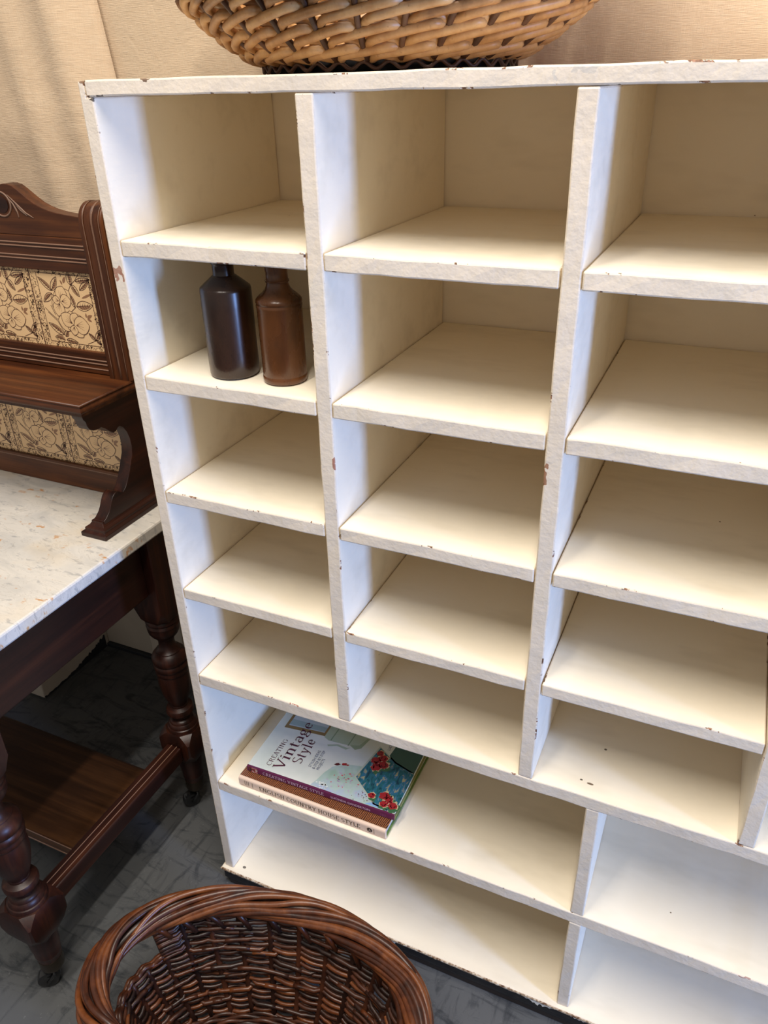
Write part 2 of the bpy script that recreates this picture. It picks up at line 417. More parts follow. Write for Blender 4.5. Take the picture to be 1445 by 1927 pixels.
box('plinth_foot', .002, W - .002, .001, .39, FZ, -.0362, plain('dark_brown_foot', (.022, .014, .010), .5), U, .003)
# paint that ran down over the plinth
random.seed(3)
for x, wd, h in ((.405, .010, .020), (.52, .05, .006), (.635, .022, .010), (.70, .075, .017), (.77, .05, .011), (.86, .10, .014), (.30, .05, .006), (.18, .03, .005)):
    v = []; f = []; n = 24
    for i in range(n + 1):
        s = i / n; xx = x + wd * (s - .5)
        e = math.sin(PI * s) ** .6 * h * (.55 + .6 * abs(mnoise.noise(Vector((xx * 130, 2, 1)))) + .35 * abs(mnoise.noise(Vector((xx * 420, 2, 1)))))
        v += [(xx, -.0046, -.0052), (xx, -.0060, -.0052), (xx, -.0058, -.0053 - e), (xx, -.0046, -.0053 - e)]
    for i in range(n):
        for k in range(4): a = i * 4 + k; b = i * 4 + (k + 1) % 4; f.append((a, b, b + 4, a + 4))
    f += [(0, 1, 2, 3), tuple(n * 4 + k for k in (3, 2, 1, 0))]
    link('paint_run', fixn(mesh('paint_run', v, f)), PAINT, U)

# ------------------------------------------------------------------ stoneware bottles
def bottle(cx, cy, prof, neck, mat, label, tilt=0):
    z0 = ZS[2][1] + .0007
    b = empty('stoneware_bottle', (cx, cy, z0), label, 'bottle', 'stoneware bottles on the second shelf')
    p = smooth_auto(link('body', lathe_mesh('body', [(r, z0 + z) for r, z in prof], 56, cx, cy), mat, b), 1.0)
    q = smooth_auto(link('neck', lathe_mesh('neck', [(r, z0 + z) for r, z in neck], 40, cx, cy, False), mat, b), 1.0)
    return b
G1 = mat_glaze('dark_brown_glaze', (.012, .0050, .0035), (.036, .0140, .0065), (.120, .045, .013))
G2 = mat_glaze('amber_brown_glaze', (.050, .0170, .0050), (.125, .043, .0110), (.21, .080, .020))
bottle(.142, .060, [(.030, 0), (.0345, .0012), (.0358, .004), (.0362, .02), (.036, .06), (.0362, .10), (.0360, .122), (.0352, .1255), (.0335, .1270), (.027, .1325), (.020, .1382), (.0165, .1410), (.015, .1420)],
       [(.0150, .1415), (.0148, .146), (.0150, .155), (.0160, .157), (.0172, .1585), (.0174, .165), (.0160, .1685), (.0110, .1685), (.0105, .16), (.0105, .13)], G1, 'dark brown glazed stoneware bottle, the wider and blacker of the two')
bottle(.228, .060, [(.027, 0), (.0305, .0012), (.0315, .004), (.0315, .009), (.0308, .0098), (.0308, .011), (.0311, .0125), (.0311, .06), (.0312, .104), (.0318, .106), (.0318, .1085), (.0309, .1098), (.0309, .111), (.0319, .112), (.0315, .1155), (.030, .1175), (.0265, .1210), (.0215, .1250), (.0175, .1295), (.0155, .1340), (.0145, .1385)],
       [(.0145, .1380), (.0163, .1388), (.0165, .1405), (.0150, .1415), (.0148, .150), (.0158, .1605), (.0160, .1665), (.0150, .1685), (.0100, .1685), (.0100, .15)], G2, 'amber brown stoneware bottle with ribbed shoulder beside the divider')

# ------------------------------------------------------------------ lettering: a small serif alphabet drawn with strokes
TK, TN = .135, .05
def arc(cx, cy, rx, ry, a0, a1, n=18): return [(cx + rx * math.cos(math.radians(a0 + (a1 - a0) * i / n)), cy + ry * math.sin(math.radians(a0 + (a1 - a0) * i / n))) for i in range(n + 1)]
def sf(x, y, w=.15): return [(x - w, y), (x + w, y)]
S_ = arc(.31, .745, .23, .215, 35, 270, 12)[:-1] + arc(.31, .265, .25, .225, 90, -145, 12)
GL = {  # width, strokes (broad pen: upright strokes thick, level strokes thin), serif bars
 'A': (.74, [[(.08, 0), (.37, 1)], [(.37, 1), (.66, 0)], [(.19, .34), (.55, .34)]], [(.08, .02), (.66, .02)]),
 'C': (.78, [arc(.44, .5, .36, .48, 42, 318)], []), 'E': (.64, [[(.15, 0), (.15, 1)], [(.15, .975), (.56, .975)], [(.15, .52), (.45, .52)], [(.15, .025), (.60, .025)], [(.55, .99), (.55, .82)], [(.59, 0), (.59, .2)]], [(.15, .98), (.15, .02)]),
 'G': (.84, [arc(.44, .5, .36, .48, 42, 340), [(.74, .06), (.74, .42)]], [(.72, .42)]), 'H': (.86, [[(.16, 0), (.16, 1)], [(.70, 0), (.70, 1)], [(.16, .52), (.70, .52)]], [(.16, .98), (.16, .02), (.70, .98), (.70, .02)]),
 'I': (.36, [[(.18, 0), (.18, 1)]], [(.18, .98), (.18, .02)]), 'L': (.60, [[(.15, 0), (.15, 1)], [(.15, .025), (.55, .025)], [(.54, 0), (.54, .22)]], [(.15, .98)]),
 'N': (.88, [[(.14, 0), (.14, 1)], [(.14, 1), (.72, 0)], [(.72, 0), (.72, 1)]], [(.14, .02), (.10, .98), (.72, .98)]), 'O': (.90, [arc(.45, .5, .37, .48, 0, 360, 30)], []),
 'R': (.76, [[(.15, 0), (.15, 1)], [(.15, .975)] + arc(.36, .74, .22, .235, 90, -90, 12) + [(.15, .505)], [(.36, .5), (.68, 0)]], [(.15, .98), (.15, .02), (.68, .02)]),
 'S': (.62, [S_], []), 'T': (.70, [[(.35, 0), (.35, 1)], [(.04, .975), (.66, .975)], [(.05, .99), (.05, .8)], [(.65, .99), (.65, .8)]], [(.35, .02)]),
 'U': (.84, [[(.16, 1), (.16, .3)] + arc(.42, .3, .26, .28, 180, 360, 14) + [(.68, .3), (.68, 1)]], [(.16, .98), (.68, .98)]), 'V': (.76, [[(.08, 1), (.38, 0)], [(.38, 0), (.68, 1)]], [(.08, .98), (.68, .98)]),
 'Y': (.74, [[(.07, 1), (.37, .46)], [(.37, .46), (.67, 1)], [(.37, .5), (.37, 0)]], [(.07, .98), (.67, .98), (.37, .02)]),
 'i': (.34, [[(.17, 0), (.17, .66)], arc(.17, .90, .035, .035, 0, 360, 10)], [(.17, .02), (.11, .64)]), 'l': (.34, [[(.17, 0), (.17, 1.05)]], [(.17, .02), (.11, 1.03)]),
 'n': (.68, [[(.15, 0), (.15, .66)], [(.15, .46)] + arc(.34, .46, .18, .19, 150, 0, 10) + [(.52, 0)]], [(.15, .02), (.52, .02), (.09, .64)]),
 't': (.42, [[(.18, .86), (.18, .14)] + arc(.28, .13, .10, .12, 180, 300, 6), [(.03, .64), (.38, .64)]], []),
 'a': (.60, [arc(.28, .47, .18, .18, 150, 0, 10) + [(.46, .08), (.54, .02)], arc(.27, .19, .19, .17, 70, 340, 14)], []),
 'g': (.62, [arc(.27, .44, .18, .20, 0, 360, 20), [(.40, .58), (.56, .66)], [(.20, .27), (.12, .16), (.22, .08), (.42, .06), (.52, -.06)] + arc(.28, -.12, .23, .15, 10, -200, 14) + [(.10, -.02), (.20, .06)]], []),
 'e': (.58, [[(.10, .37), (.48, .37)] + arc(.29, .34, .20, .31, 8, 320, 18)], []),
 'y': (.62, [[(.10, .66), (.31, .04)], [(.52, .66), (.27, -.16), (.18, -.26), (.09, -.24)]], [(.10, .64), (.52, .64)])}
def text_polys(s, h, tracking=.10):
    """polygons (lists of 2-D points) for s with cap height h, baseline from the origin along +x"""
    out = []; x = 0
    for ch in s:
        if ch == ' ': x += .38; continue
        w_, st, se = GL[ch]
        def ribbon(pl, k=1.0):
            L = []; Rr = []
            for i, p in enumerate(pl):
                a = pl[max(i - 1, 0)]; b = pl[min(i + 1, len(pl) - 1)]
                tx, ty = b[0] - a[0], b[1] - a[1]; q = math.hypot(tx, ty) or 1; tx /= q; ty /= q
                # thin on strokes that rise to the right, thick on those that fall
                th = (TN + (TK - TN) * abs(ty) ** 1.3 * (1.0 if tx * ty <= .05 or abs(tx) < .2 else .42)) * k / 2
                L.append((p[0] - ty * th, p[1] + tx * th)); Rr.append((p[0] + ty * th, p[1] - tx * th))
            for i in range(len(pl) - 1): out.append([((x + q[0]) * h, q[1] * h) for q in (L[i], Rr[i], Rr[i + 1], L[i + 1])])
        for pl in st: ribbon(pl)
        for q in se: ribbon(sf(q[0], q[1], .125))
        x += w_ + tracking
    return out, x * h
def sans(s, size):
    """the built-in sans face as a mesh: vertices and faces in the plane"""
    cu = bpy.data.curves.new('lettering', 'FONT'); cu.body = s; cu.size = size; cu.resolution_u = 3
    ob = bpy.data.objects.new('lettering', cu); C.objects.link(ob)
    dg = bpy.context.evaluated_depsgraph_get(); me = bpy.data.meshes.new_from_object(ob.evaluated_get(dg))
    v = [tuple(p.co[:2]) for p in me.vertices]; f = [tuple(p.vertices) for p in me.polygons]
    bpy.data.objects.remove(ob); bpy.data.curves.remove(cu); bpy.data.meshes.remove(me)
    return v, f
def flat(name, polys, fn, mat, parent):
    """polygons laid on a surface through fn(u, v) -> point"""
    v = []; f = []
    for p in polys:
        b = len(v); v += [fn(*q) for q in p]; f.append(tuple(range(b, b + len(p))))
    return link(name, mesh(name, v, f), mat, parent)
def flat_vf(name, vf, fn, mat, parent):
    return link(name, mesh(name, [fn(*q) for q in vf[0]], vf[1]), mat, parent)

# ------------------------------------------------------------------ books
def book(name, ox, oy, z0, L, Dp, Th, ang, cov, spine, page, label, backcol=None, ct=.0022, round_spine=.0):
    """spine along the front, lying flat; local u along the spine, v into the shelf"""
    ca, sa = math.cos(ang), math.sin(ang)
    P = lambda u, v_, z: (ox + u * ca - v_ * sa, oy + u * sa + v_ * ca, z0 + z)
    bk = empty(name, (ox + L / 2, oy + Dp / 2, z0), label, 'book', 'books lying on the lower shelf')
    def bx(nm, u0, u1, v0, v1, za, zb, mat, bw=.0006):
        vv, ff = boxv(u0, u1, v0, v1, za, zb); o = link(nm, mesh(nm, [P(*q) for q in vv], ff), mat, bk)
        if bw: bevel(o, bw)
        return o
    bx('back_cover', 0, L, .0015, Dp, 0, ct, backcol or cov)
    bx('front_cover', 0, L, .0015, Dp, Th - ct, Th, cov)
    bx('page_block', .004, L - .004, .004, Dp - .004, ct, Th - ct, page, 0)
    n = 16; pr = [(-round_spine * (1 - abs(2 * i / n - 1) ** 6), Th * i / n) for i in range(n + 1)] + [(.0025, Th), (.0025, 0)]
    vv = [P(0, a, b) for a, b in pr] + [P(L, a, b) for a, b in pr]; k = len(pr)
    ff = [tuple(range(k)), tuple(range(2 * k - 1, k - 1, -1))] + [(i, (i + 1) % k, k + (i + 1) % k, k + i) for i in range(k)]
    link('spine', fixn(mesh('spine', vv, ff)), spine, bk)
    return bk, P
def pages():
    t = NT('page_edges'); a = t.noise(t.map((3, 3, 2200)), 1, 1)
    return t.done(t.ramp(a, [(.35, (.50, .46, .40)), (.65, (.80, .77, .71))]), .8, t.bump(a, .3, .0005), .2)
PAGES = pages()
SH6 = ZS[6][1] + .0007
# lower book
t = NT('woven_brown_cover_print')
wv = t.n('ShaderNodeTexWave', wave_type='BANDS', bands_direction='X'); t.set(wv.inputs['Vector'], t.map((60, 34, 20), rot=(0, 0, .25))); wv.inputs['Scale'].default_value = 1.6; wv.inputs['Distortion'].default_value = 4; wv.inputs['Detail Scale'].default_value = 1.2; wv.inputs['Detail'].default_value = 2
COV1 = t.done(t.ramp(wv.outputs['Fac'], [(.25, (.030, .010, .006)), (.55, (.16, .048, .016)), (.85, (.36, .13, .045))]), .4)
TAN = plain('pinkish_cream_spine', srgb(224, 196, 172), .5); GREENC = plain('green_back_cover', (.16, .26, .06), .45)
bk1, P1 = book('book', .0680, .0125, SH6, .3200, .235, .0235, math.radians(-.5), COV1, TAN, PAGES, 'thick art book with pink-cream spine reading ENGLISH COUNTRY HOUSE STYLE, underneath', GREENC, .0028, .004)
INK1 = plain('brown_black_ink', (.045, .030, .022), .6); BLUEW = plain('pale_cover_flap', (.62, .66, .78), .5)
def on_spine(P, Th, rs, z0):
    def fn(u, v_):
        s = max(0, min(1, (v_ + z0) / Th)); return P(u, -rs - .0003, v_ + z0)
    return fn
sp1 = on_spine(P1, .0235, .004, .0065)
pl, wd = text_polys('ENGLISH COUNTRY HOUSE STYLE', .0102, .13); k = .222 / wd
flat('spine_title', [[(a * k + .048, b) for a, b in p] for p in pl], sp1, INK1, bk1)
flat('spine_marks', [[(.014 + q * .0075, .0), (.0152 + q * .0075, .0), (.0152 + q * .0075, .012), (.014 + q * .0075, .012)] for q in (0, .55, 1.1, 2.3)], sp1, plain('grey_ink', (.22, .16, .13), .6), bk1)
cc = (.2885, .0055)
flat('publisher_roundel', [[(cc[0] + .0055 * math.cos(2 * PI * i / 24), cc[1] + .0055 * math.sin(2 * PI * i / 24)) for i in range(24)]], sp1, INK1, bk1)
pa, wa = text_polys('A', .006)
sp1b = lambda u, v_: tuple(Vector(sp1(u, v_)) + Vector((0, -.00025, 0)))
flat('roundel_letter', [[(a + cc[0] - .0022, b + cc[1] - .0030) for a, b in p] for p in pa], sp1b, TAN, bk1)
flat('spine_small_print', [[(.297, -.001), (.2982, -.001), (.2982, .012), (.297, .012)]], sp1, plain('grey_ink_small', (.25, .18, .15), .6), bk1)
# upper book
t = NT('misty_white_cover_print')
g = t.noise(t.map((9, 9, 9), (2, 3, 0)), 1, 3)
COV2 = t.done(t.ramp(g, [(.35, (.60, .65, .59)), (.6, (.76, .77, .72))]), .28, None, .5)
PURP = plain('plum_spine', (.115, .012, .055), .4)
Z2 = SH6 + .0240
bk2, P2 = book('book', .0775, .0290, Z2, .3170, .225, .0155, math.radians(.9), COV2, PURP, PAGES, 'white covered book titled CREATING Vintage Style with plum spine, on top', plain('olive_back_cover', (.30, .30, .10), .4), .0020, .0012)
TOPZ = .0155
lay = [0]
def cov(off):
    return lambda u, v_: P2(u, v_, TOPZ + off)
ART = []
def polyart(nm, pts, col, off, rough=.35):
    ART.append((pts, col if isinstance(col, bpy.types.Material) else plain(nm + '_ink', col, rough), off))
def ell(cx, cy, rx, ry, n=20, a=0, wob=0):
    o = []
    for i in range(n):
        g = 2 * PI * i / n; r = 1 + wob * mnoise.noise(Vector((cx * 300 + math.cos(g) * 2, cy * 300 + math.sin(g) * 2, 0)))
        x, y = rx * r * math.cos(g), ry * r * math.sin(g); o.append((cx + x * math.cos(a) - y * math.sin(a), cy + x * math.sin(a) + y * math.cos(a)))
    return o
# printed picture: framed picture, jug, quilt and cushions (flat ink on the cover)
o1, o2, o3, o4, o5 = .00006, .00012, .00018, .00024, .0003
polyart('printed_frame', [(.0175, .118), (.110, .127), (.112, .205), (.0165, .200)], (.26, .17, .07), o1)
polyart('printed_picture', [(.0235, .127), (.1035, .135), (.105, .197), (.0225, .193)], (.46, .54, .60), o2)
polyart('printed_picture_shade', [(.024, .130), (.1035, .137), (.104, .150), (.0235, .146)], (.30, .40, .42), o3)
JUG = (.42, .50, .38); JUGD = (.22, .30, .20)
polyart('printed_jug', [(.1084, .1245), (.1215, .1188), (.150, .121), (.168, .1225), (.182, .1158), (.1925, .1238), (.1992, .1524), (.2, .19), (.107, .185), (.1084, .1514)], JUG, o3)
for a, b in ((.124, .1265), (.163, .1655)): polyart('printed_jug_band', [(a, .121), (b, .121), (b + .003, .185), (a + .003, .185)], JUGD, o4)
polyart('printed_jug_shade', [(.168, .124), (.182, .1165), (.1925, .1238), (.1992, .1524), (.194, .153), (.186, .130)], (.30, .38, .26), o4)
sp = [(.124, .1080), (.127, .1045), (.1437, .1120), (.1648, .1095), (.172, .118), (.1650, .1150), (.1437, .1165), (.130, .1105)]
polyart('printed_spout', sp, JUG, o4)
t = NT('quilt_print_ink'); q = t.noise(t.map((24, 24, 24)), 1, 3)
QUILT = t.done(t.ramp(q, [(.35, (.36, .52, .42)), (.5, (.46, .58, .54)), (.65, (.42, .50, .66))]), .35)
polyart('printed_quilt', [(.140, .004), (.146, .0195), (.151, .040), (.160, .060), (.183, .076), (.2134, .082), (.236, .080), (.252, .030), (.300, .003), (.290, .0015), (.20, .0015)], QUILT, o1)
polyart('printed_blue_shadow', [(.255, .003), (.300, .0025), (.3085, .012), (.280, .018)], (.25, .42, .70), o2)
t = NT('teal_cushion_ink'); q = t.noise(t.map((120, 46, 30), rot=(0, 0, .5)), 1, 4, .65, .5)
TEAL = t.done(t.ramp(q, [(.36, (.008, .045, .08)), (.47, (.02, .15, .17)), (.57, (.03, .16, .30)), (.64, (.42, .38, .20))]), .35)
DTEAL = plain('dark_teal_ink', (.05, .12, .10), .35)
polyart('printed_cushion_behind', [(.2561, .152), (.2535, .1290), (.262, .118), (.2818, .1062), (.3155, .103), (.3160, .20), (.262, .20)], DTEAL, o2)
polyart('printed_cushion_trim', [(.2260, .1440), (.2095, .0546), (.2455, .0262), (.2709, .0069), (.3155, .0012), (.3160, .1040), (.2720, .1175)], (.50, .55, .46), o2)
polyart('printed_cushion', [(.229, .1407), (.2134, .0546), (.2465, .0292), (.2719, .0099), (.3158, .0032), (.3162, .101), (.2709, .1139)], TEAL, o3)
ROSE = plain('rose_red_ink', (.36, .018, .025), .35); ROSED = plain('rose_dark_ink', (.09, .006, .012), .35); CRM = plain('rose_cream_ink', (.62, .50, .30), .35); LEAFG = plain('leaf_green_ink', (.05, .14, .06), .35)
random.seed(5)
for cx, cy, r in ((.2335, .1065, .011), (.2450, .1165, .010), (.2520, .1010, .011), (.2400, .0910, .011), (.2340, .1270, .008), (.2600, .0245, .008), (.2830, .0330, .011), (.2950, .0270, .009), (.3070, .0170, .010), (.2890, .0150, .009)):
    polyart('printed_leaf', ell(cx + .004, cy - .004, r * 1.25, r * .9, 14, random.random() * 3, .5), LEAFG, o4)
    polyart('printed_petal_edge', ell(cx + .001, cy + .001, r * .98, r * .92, 22, 0, .8), CRM, o4 + .00003)
    polyart('printed_rose', ell(cx, cy, r * .88, r * .82, 22, 0, .35), ROSE, o5)
    for k in range(3):
        a = random.random() * 6.28; polyart('printed_rose_fold', ell(cx + .4 * r * math.cos(a), cy + .4 * r * math.sin(a), r * .34, r * .12, 10, a + 1.5), ROSED, o5 + .00004)
PINK = plain('pink_ink', (.60, .16, .20), .35); LIL = plain('lilac_ink', (.50, .42, .56), .35)
for i in range(46):
    cx, cy = random.gauss(.193, .013), random.gauss(.040, .010); polyart('printed_blossom', ell(cx, cy, random.uniform(.0008, .0026), random.uniform(.0008, .002), 9, 0, .4), PINK if random.random() < .4 else LIL, o3)
for i in range(46):
    cx, cy = random.gauss(.247, .014), random.gauss(.016, .006)
    if cy > .003: polyart('printed_blossom', ell(cx, cy, random.uniform(.0006, .0018), random.uniform(.0006, .0016), 8, 0, .4), LIL if random.random() < .6 else ROSED, o2 + .00003)
for i in range(26):
    cx, cy = random.gauss(.162, .008), random.gauss(.011, .005)
    if cy > .003: polyart('printed_blossom', ell(cx, cy, random.uniform(.001, .0026), random.uniform(.001, .002), 9, 0, .4), plain('white_blossom_ink', (.74, .76, .74), .35) if i == 0 else bpy.data.materials['white_blossom_ink'], o2 + .00003)
for cx, cy, r in ((.166, .069, .006), (.179, .074, .0055), (.186, .0745, .003)): polyart('printed_bud', ell(cx, cy, r, r * .55, 12, .4, .5), ROSED if r > .0055 else ROSE, o2 + .00004)
v = []; f = []; mats = []; mi = []
for pts, mt, off in ART:
    if mt not in mats: mats.append(mt)
    b = len(v); v += [P2(q[0], q[1], TOPZ + off) for q in pts]; f.append(tuple(range(b, b + len(pts)))); mi.append(mats.index(mt))
me = mesh('cover_print', v, f)
for mt in mats: me.materials.append(mt)
me.polygons.foreach_set('material_index', mi)
link('cover_print', me, None, bk2)
# lettering on the cover: lines run from the spine into the shelf, tops of letters towards the head of the book (-u)
TITLE = plain('plum_ink', (.085, .012, .035), .4); NAVY = plain('navy_ink', (.035, .045, .14), .4)
def title(nm, s, h, u, v0, length, mat, tr=.06):
    pl, wd = text_polys(s, h, tr); k = length / wd
    flat(nm, [[(u - b, v0 + a * k) for a, b in p] for p in pl], cov(.00036), mat, bk2)
title('title_line', 'CREATING', .0100, .0440, .0150, .0745, TITLE, .10)
title('title_line', 'Vintage', .0225, .0715, .0150, .1360, TITLE, .05)
title('title_line', 'Style', .0215, .0985, .0400, .0700, TITLE, .05)
def small(nm, s, size, u, v0, length, mat, fn=None):
    vf = sans(s, size); wd = max(q[0] for q in vf[0]); k = length / wd
    flat_vf(nm, ([(u - b, v0 + a * k) for a, b in vf[0]], vf[1]), fn or cov(.00036), mat, bk2)
small('subtitle_line', 'STYLISH IDEAS', .0085, .1205, .0420, .0450, NAVY)
small('subtitle_line', '& STEP-BY-STEP', .0085, .1295, .0400, .0500, NAVY)
small('subtitle_line', 'PROJECTS', .0085, .1385, .0410, .0300, NAVY)
small('author_line', 'LUCINDA GANDERTON', .0085, .2490, .1400, .0720, NAVY)
PALE = plain('pale_pink_ink', (.68, .50, .56), .5)
sp2 = on_spine(P2, .0155, .0012, .0040)
pl, wd = text_polys('CREATING VINTAGE STYLE', .0078, .12); k = .136 / wd
flat('spine_title', [[(a * k + .036, b) for a, b in p] for p in pl], sp2, PALE, bk2)
vf = sans('LUCINDA GANDERTON', .0080); wd = max(q[0] for q in vf[0]); k = .082 / wd
flat_vf('spine_author', ([(a * k + .186, b + .0005) for a, b in vf[0]], vf[1]), sp2, PALE, bk2)
polyb = [[(.004, -.003), (.024, -.003), (.024, .0105), (.004, .0105)]]
t = NT('spine_picture_ink'); q = t.noise(t.map((120, 60, 120)), 1, 3)
flat('spine_picture', polyb, sp2, t.done(t.ramp(q, [(.4, (.04, .02, .02)), (.52, (.40, .05, .05)), (.62, (.45, .40, .34))]), .4), bk2)
flat('spine_dark_panel', [[(.1700, -.0035), (.1845, -.0035), (.1845, -.0015), (.1700, -.0015)]], sp2, ROSED, bk2)
flat('spine_small_print', [[(.290 + q * .003, -.001), (.2908 + q * .003, -.001), (.2908 + q * .003, .006), (.290 + q * .003, .006)] for q in range(4)], sp2, plain('mauve_ink', (.26, .08, .17), .5), bk2)

# ------------------------------------------------------------------ washstand
WX0, WX1 = -1.145, -.145           # marble ends
WC = (WX0 + WX1) / 2
S = empty('washstand', (WC, -.08, FZ), 'Victorian dark mahogany washstand with marble top and tiled splashback', 'washstand')
mir = lambda x: 2 * WC - x
def both(fn):                       # right side, then its mirror on the far left
    fn(lambda x: x); fn(mir)
def bx2(name, g, x0, x1, y0, y1, z0, z1, mat, bw=.002, parent=None):
    a, b = g(x0), g(x1); return box(name, min(a, b), max(a, b), y0, y1, z0, z1, mat, parent or S, bw)
mt = box('marble_top', WX0, WX1, -.388, .238, .7305, .757, MARBLE, S, .004)
mt['label'] = 'white marble slab with grey flecks and rust stains'

# turned legs
LEGP = [(.0330, .508), (.0350, .504), (.0355, .498), (.0330, .4935), (.0345, .490), (.0355, .486), (.0340, .481), (.0345, .474), (.0330, .464), (.0290, .455), (.0240, .448), (.0205, .445), (.0200, .441), (.0178, .438), (.0170, .428), (.0178, .416),
        (.0225, .406), (.0270, .401), (.0275, .3985), (.0300, .396), (.0350, .391), (.0378, .384), (.0382, .377), (.0365, .371), (.0352, .3695), (.0372, .366), (.0380, .361), (.0368, .355), (.0350, .353), (.0355, .349), (.0362, .345), (.0352, .341), (.0338, .339), (.0346, .334), (.0352, .322),
        (.0345, .306), (.0322, .290), (.0285, .273), (.0240, .259), (.0205, .250), (.0190, .246), (.0200, .2435), (.0195, .2405), (.0225, .239), (.0290, .236), (.0315, .230), (.0310, .223), (.0270, .218), (.0205, .2155), (.0195, .211), (.0200, .206),
        (.0250, .2035), (.0275, .200), (.0280, .196), (.0300, .194), (.0320, .189), (.0325, .1855), (.0345, .184), (.0365, .178), (.0370, .172)]
FOOTP = [(.0300, .094), (.0318, .090), (.0310, .085), (.0285, .083), (.0280, .072), (.0262, .055), (.0240, .042), (.0245, .039), (.0240, .036), (.0225, .034), (.0225, .028), (.0215, .024)]
def zl(z): return z + .022 * max(0, min(1, (.53 - z) / .13)) * max(0, min(1, (z - .024) / .070))
LEGP = [(r, zl(z)) for r, z in LEGP]; FOOTP = [(r, zl(z)) for r, z in FOOTP]
def leg(cx, cy, cast):
    v = []; f = []
    def sect(prof, seg=44):
        b = len(v)
        for r, z in prof:
            for k in range(seg):
                a = 2 * PI * k / seg; v.append((cx + r * math.cos(a), cy + r * math.sin(a), z))
        for i in range(len(prof) - 1):
            for k in range(seg): f.append((b + i * seg + k, b + i * seg + (k + 1) % seg, b + (i + 1) * seg + (k + 1) % seg, b + (i + 1) * seg + k))
        f.append(tuple(b + k for k in range(seg))); f.append(tuple(b + (len(prof) - 1) * seg + k for k in range(seg)))
    def block(levels):            # square with corners cut by c at each level
        b = len(v)
        for h, c, z in levels:
            for sx, sy, o in ((1, -1, 0), (1, 1, 1), (-1, 1, 0), (-1, -1, 1)):
                p1 = (cx + sx * (h - c), cy + sy * h, z); p2 = (cx + sx * h, cy + sy * (h - c), z)
                v.extend([p1, p2] if o == 0 else [p2, p1])
        for i in range(len(levels) - 1):
            for k in range(8): f.append((b + i * 8 + k, b + i * 8 + (k + 1) % 8, b + (i + 1) * 8 + (k + 1) % 8, b + (i + 1) * 8 + k))
        f.append(tuple(b + k for k in range(8))); f.append(tuple(b + (len(levels) - 1) * 8 + k for k in range(8)))
    block([(.0300, .018, .507), (.0365, .014, .520), (.0372, .003, .545), (.0372, .002, .7300)])
    sect(LEGP); sect(FOOTP)
    block([(h, c, zl(z)) for h, c, z in ((.0290, .0165, .084), (.0350, .017, .094), (.0405, .012, .108), (.0425, .004, .125), (.0425, .003, .158), (.0410, .010, .168), (.0375, .0200, .177))])
    o = link('leg', fixn(mesh('leg', v, f)), MAHOG[2], S); smooth_auto(o, .55)
    # castor: cup, fork and wheel
    c = link('castor', lathe_mesh('castor', [(.012, .027), (.0225, .026), (.0228, .004), (.0215, -.002), (.0150, -.006), (.0090, -.010), (.0085, -.022), (.004, -.026)], 28, cx, cy), BRASS, o)
    smooth_auto(c, .8)
    dx, dy = cast; ang = math.atan2(dy, dx); wx, wy = cx + .016 * dx, cy + .016 * dy
    wp = [(.006, -.0075), (.0150, -.0105), (.0195, -.0090), (.0205, -.004), (.0205, .004), (.0195, .0090), (.0150, .0105), (.006, .0075)]
    me = lathe_mesh('wheel', wp, 32); M = Matrix.Translation((wx, wy, FZ + .0207)) @ Matrix.Rotation(ang, 4, 'Z') @ Matrix.Rotation(PI / 2, 4, 'X'); me.transform(M)
    smooth_auto(link('wheel', me, IRON, o), .9)
    fv = []; ff = []
    for sd in (-1, 1):
        nx, ny = -dy * .0135 * sd, dx * .0135 * sd
        tube(fv, ff, [Vector((cx + nx * .5, cy + ny * .5, -.010)), Vector((cx + nx, cy + ny, -.020)), Vector((wx + nx, wy + ny, FZ + .0207))], .0035, 8)
    link('fork', mesh('fork', fv, ff, True), IRON, o)
for cx, cy, cs in ((-.1885, -.3150, (-.75, -.66)), (-.1960, .158, (-.6, -.8)), (mir(-.1885), -.3150, (.8, -.6)), (mir(-.1960), .158, (.6, -.8))): leg(cx, cy, cs)
# frieze rails
both(lambda g: bx2('side_rail', g, -.210, -.180, -.277, .120, .590, .7303, MAHOG[1], .003))
box('front_rail', mir(-.2262), -.2262, -.330, -.302, .600, .7303, MAHOG[0], S, .003)
box('back_rail', mir(-.2337), -.2337, .147, .172, .600, .7303, MAHOG[0], S, .003)
# stretchers with two pale groove lines, and the undershelf
def stret(g):
    o = bx2('stretcher', g, -.2130, -.1750, -.2722, .1152, .130, .1710, MAHOG[1], .003)
    for x in (-.2000, -.1865):
        bx2('groove_line', g, x - .0008, x + .0008, -.2715, .1145, .1709, .1716, PALELINE, 0, o)
both(stret)
sh = prism('undershelf', [(-.186, .146), (-.1915, .149), (-.1915, .154), (-.186, .1565), (-.184, .1595), (.036, .1595), (.042, .1565), (.042, .148), (.036, .146)], mir(-.2135), -.2135, 0, SHELFWOOD, S, .001)
for y in (-.1922, -.1842): box('edge_line', mir(-.2145), -.2145, y - .0008, y + .0008, .1505 if y < -.19 else .1588, .1528 if y < -.19 else .1603, GOUGE, sh, 0)

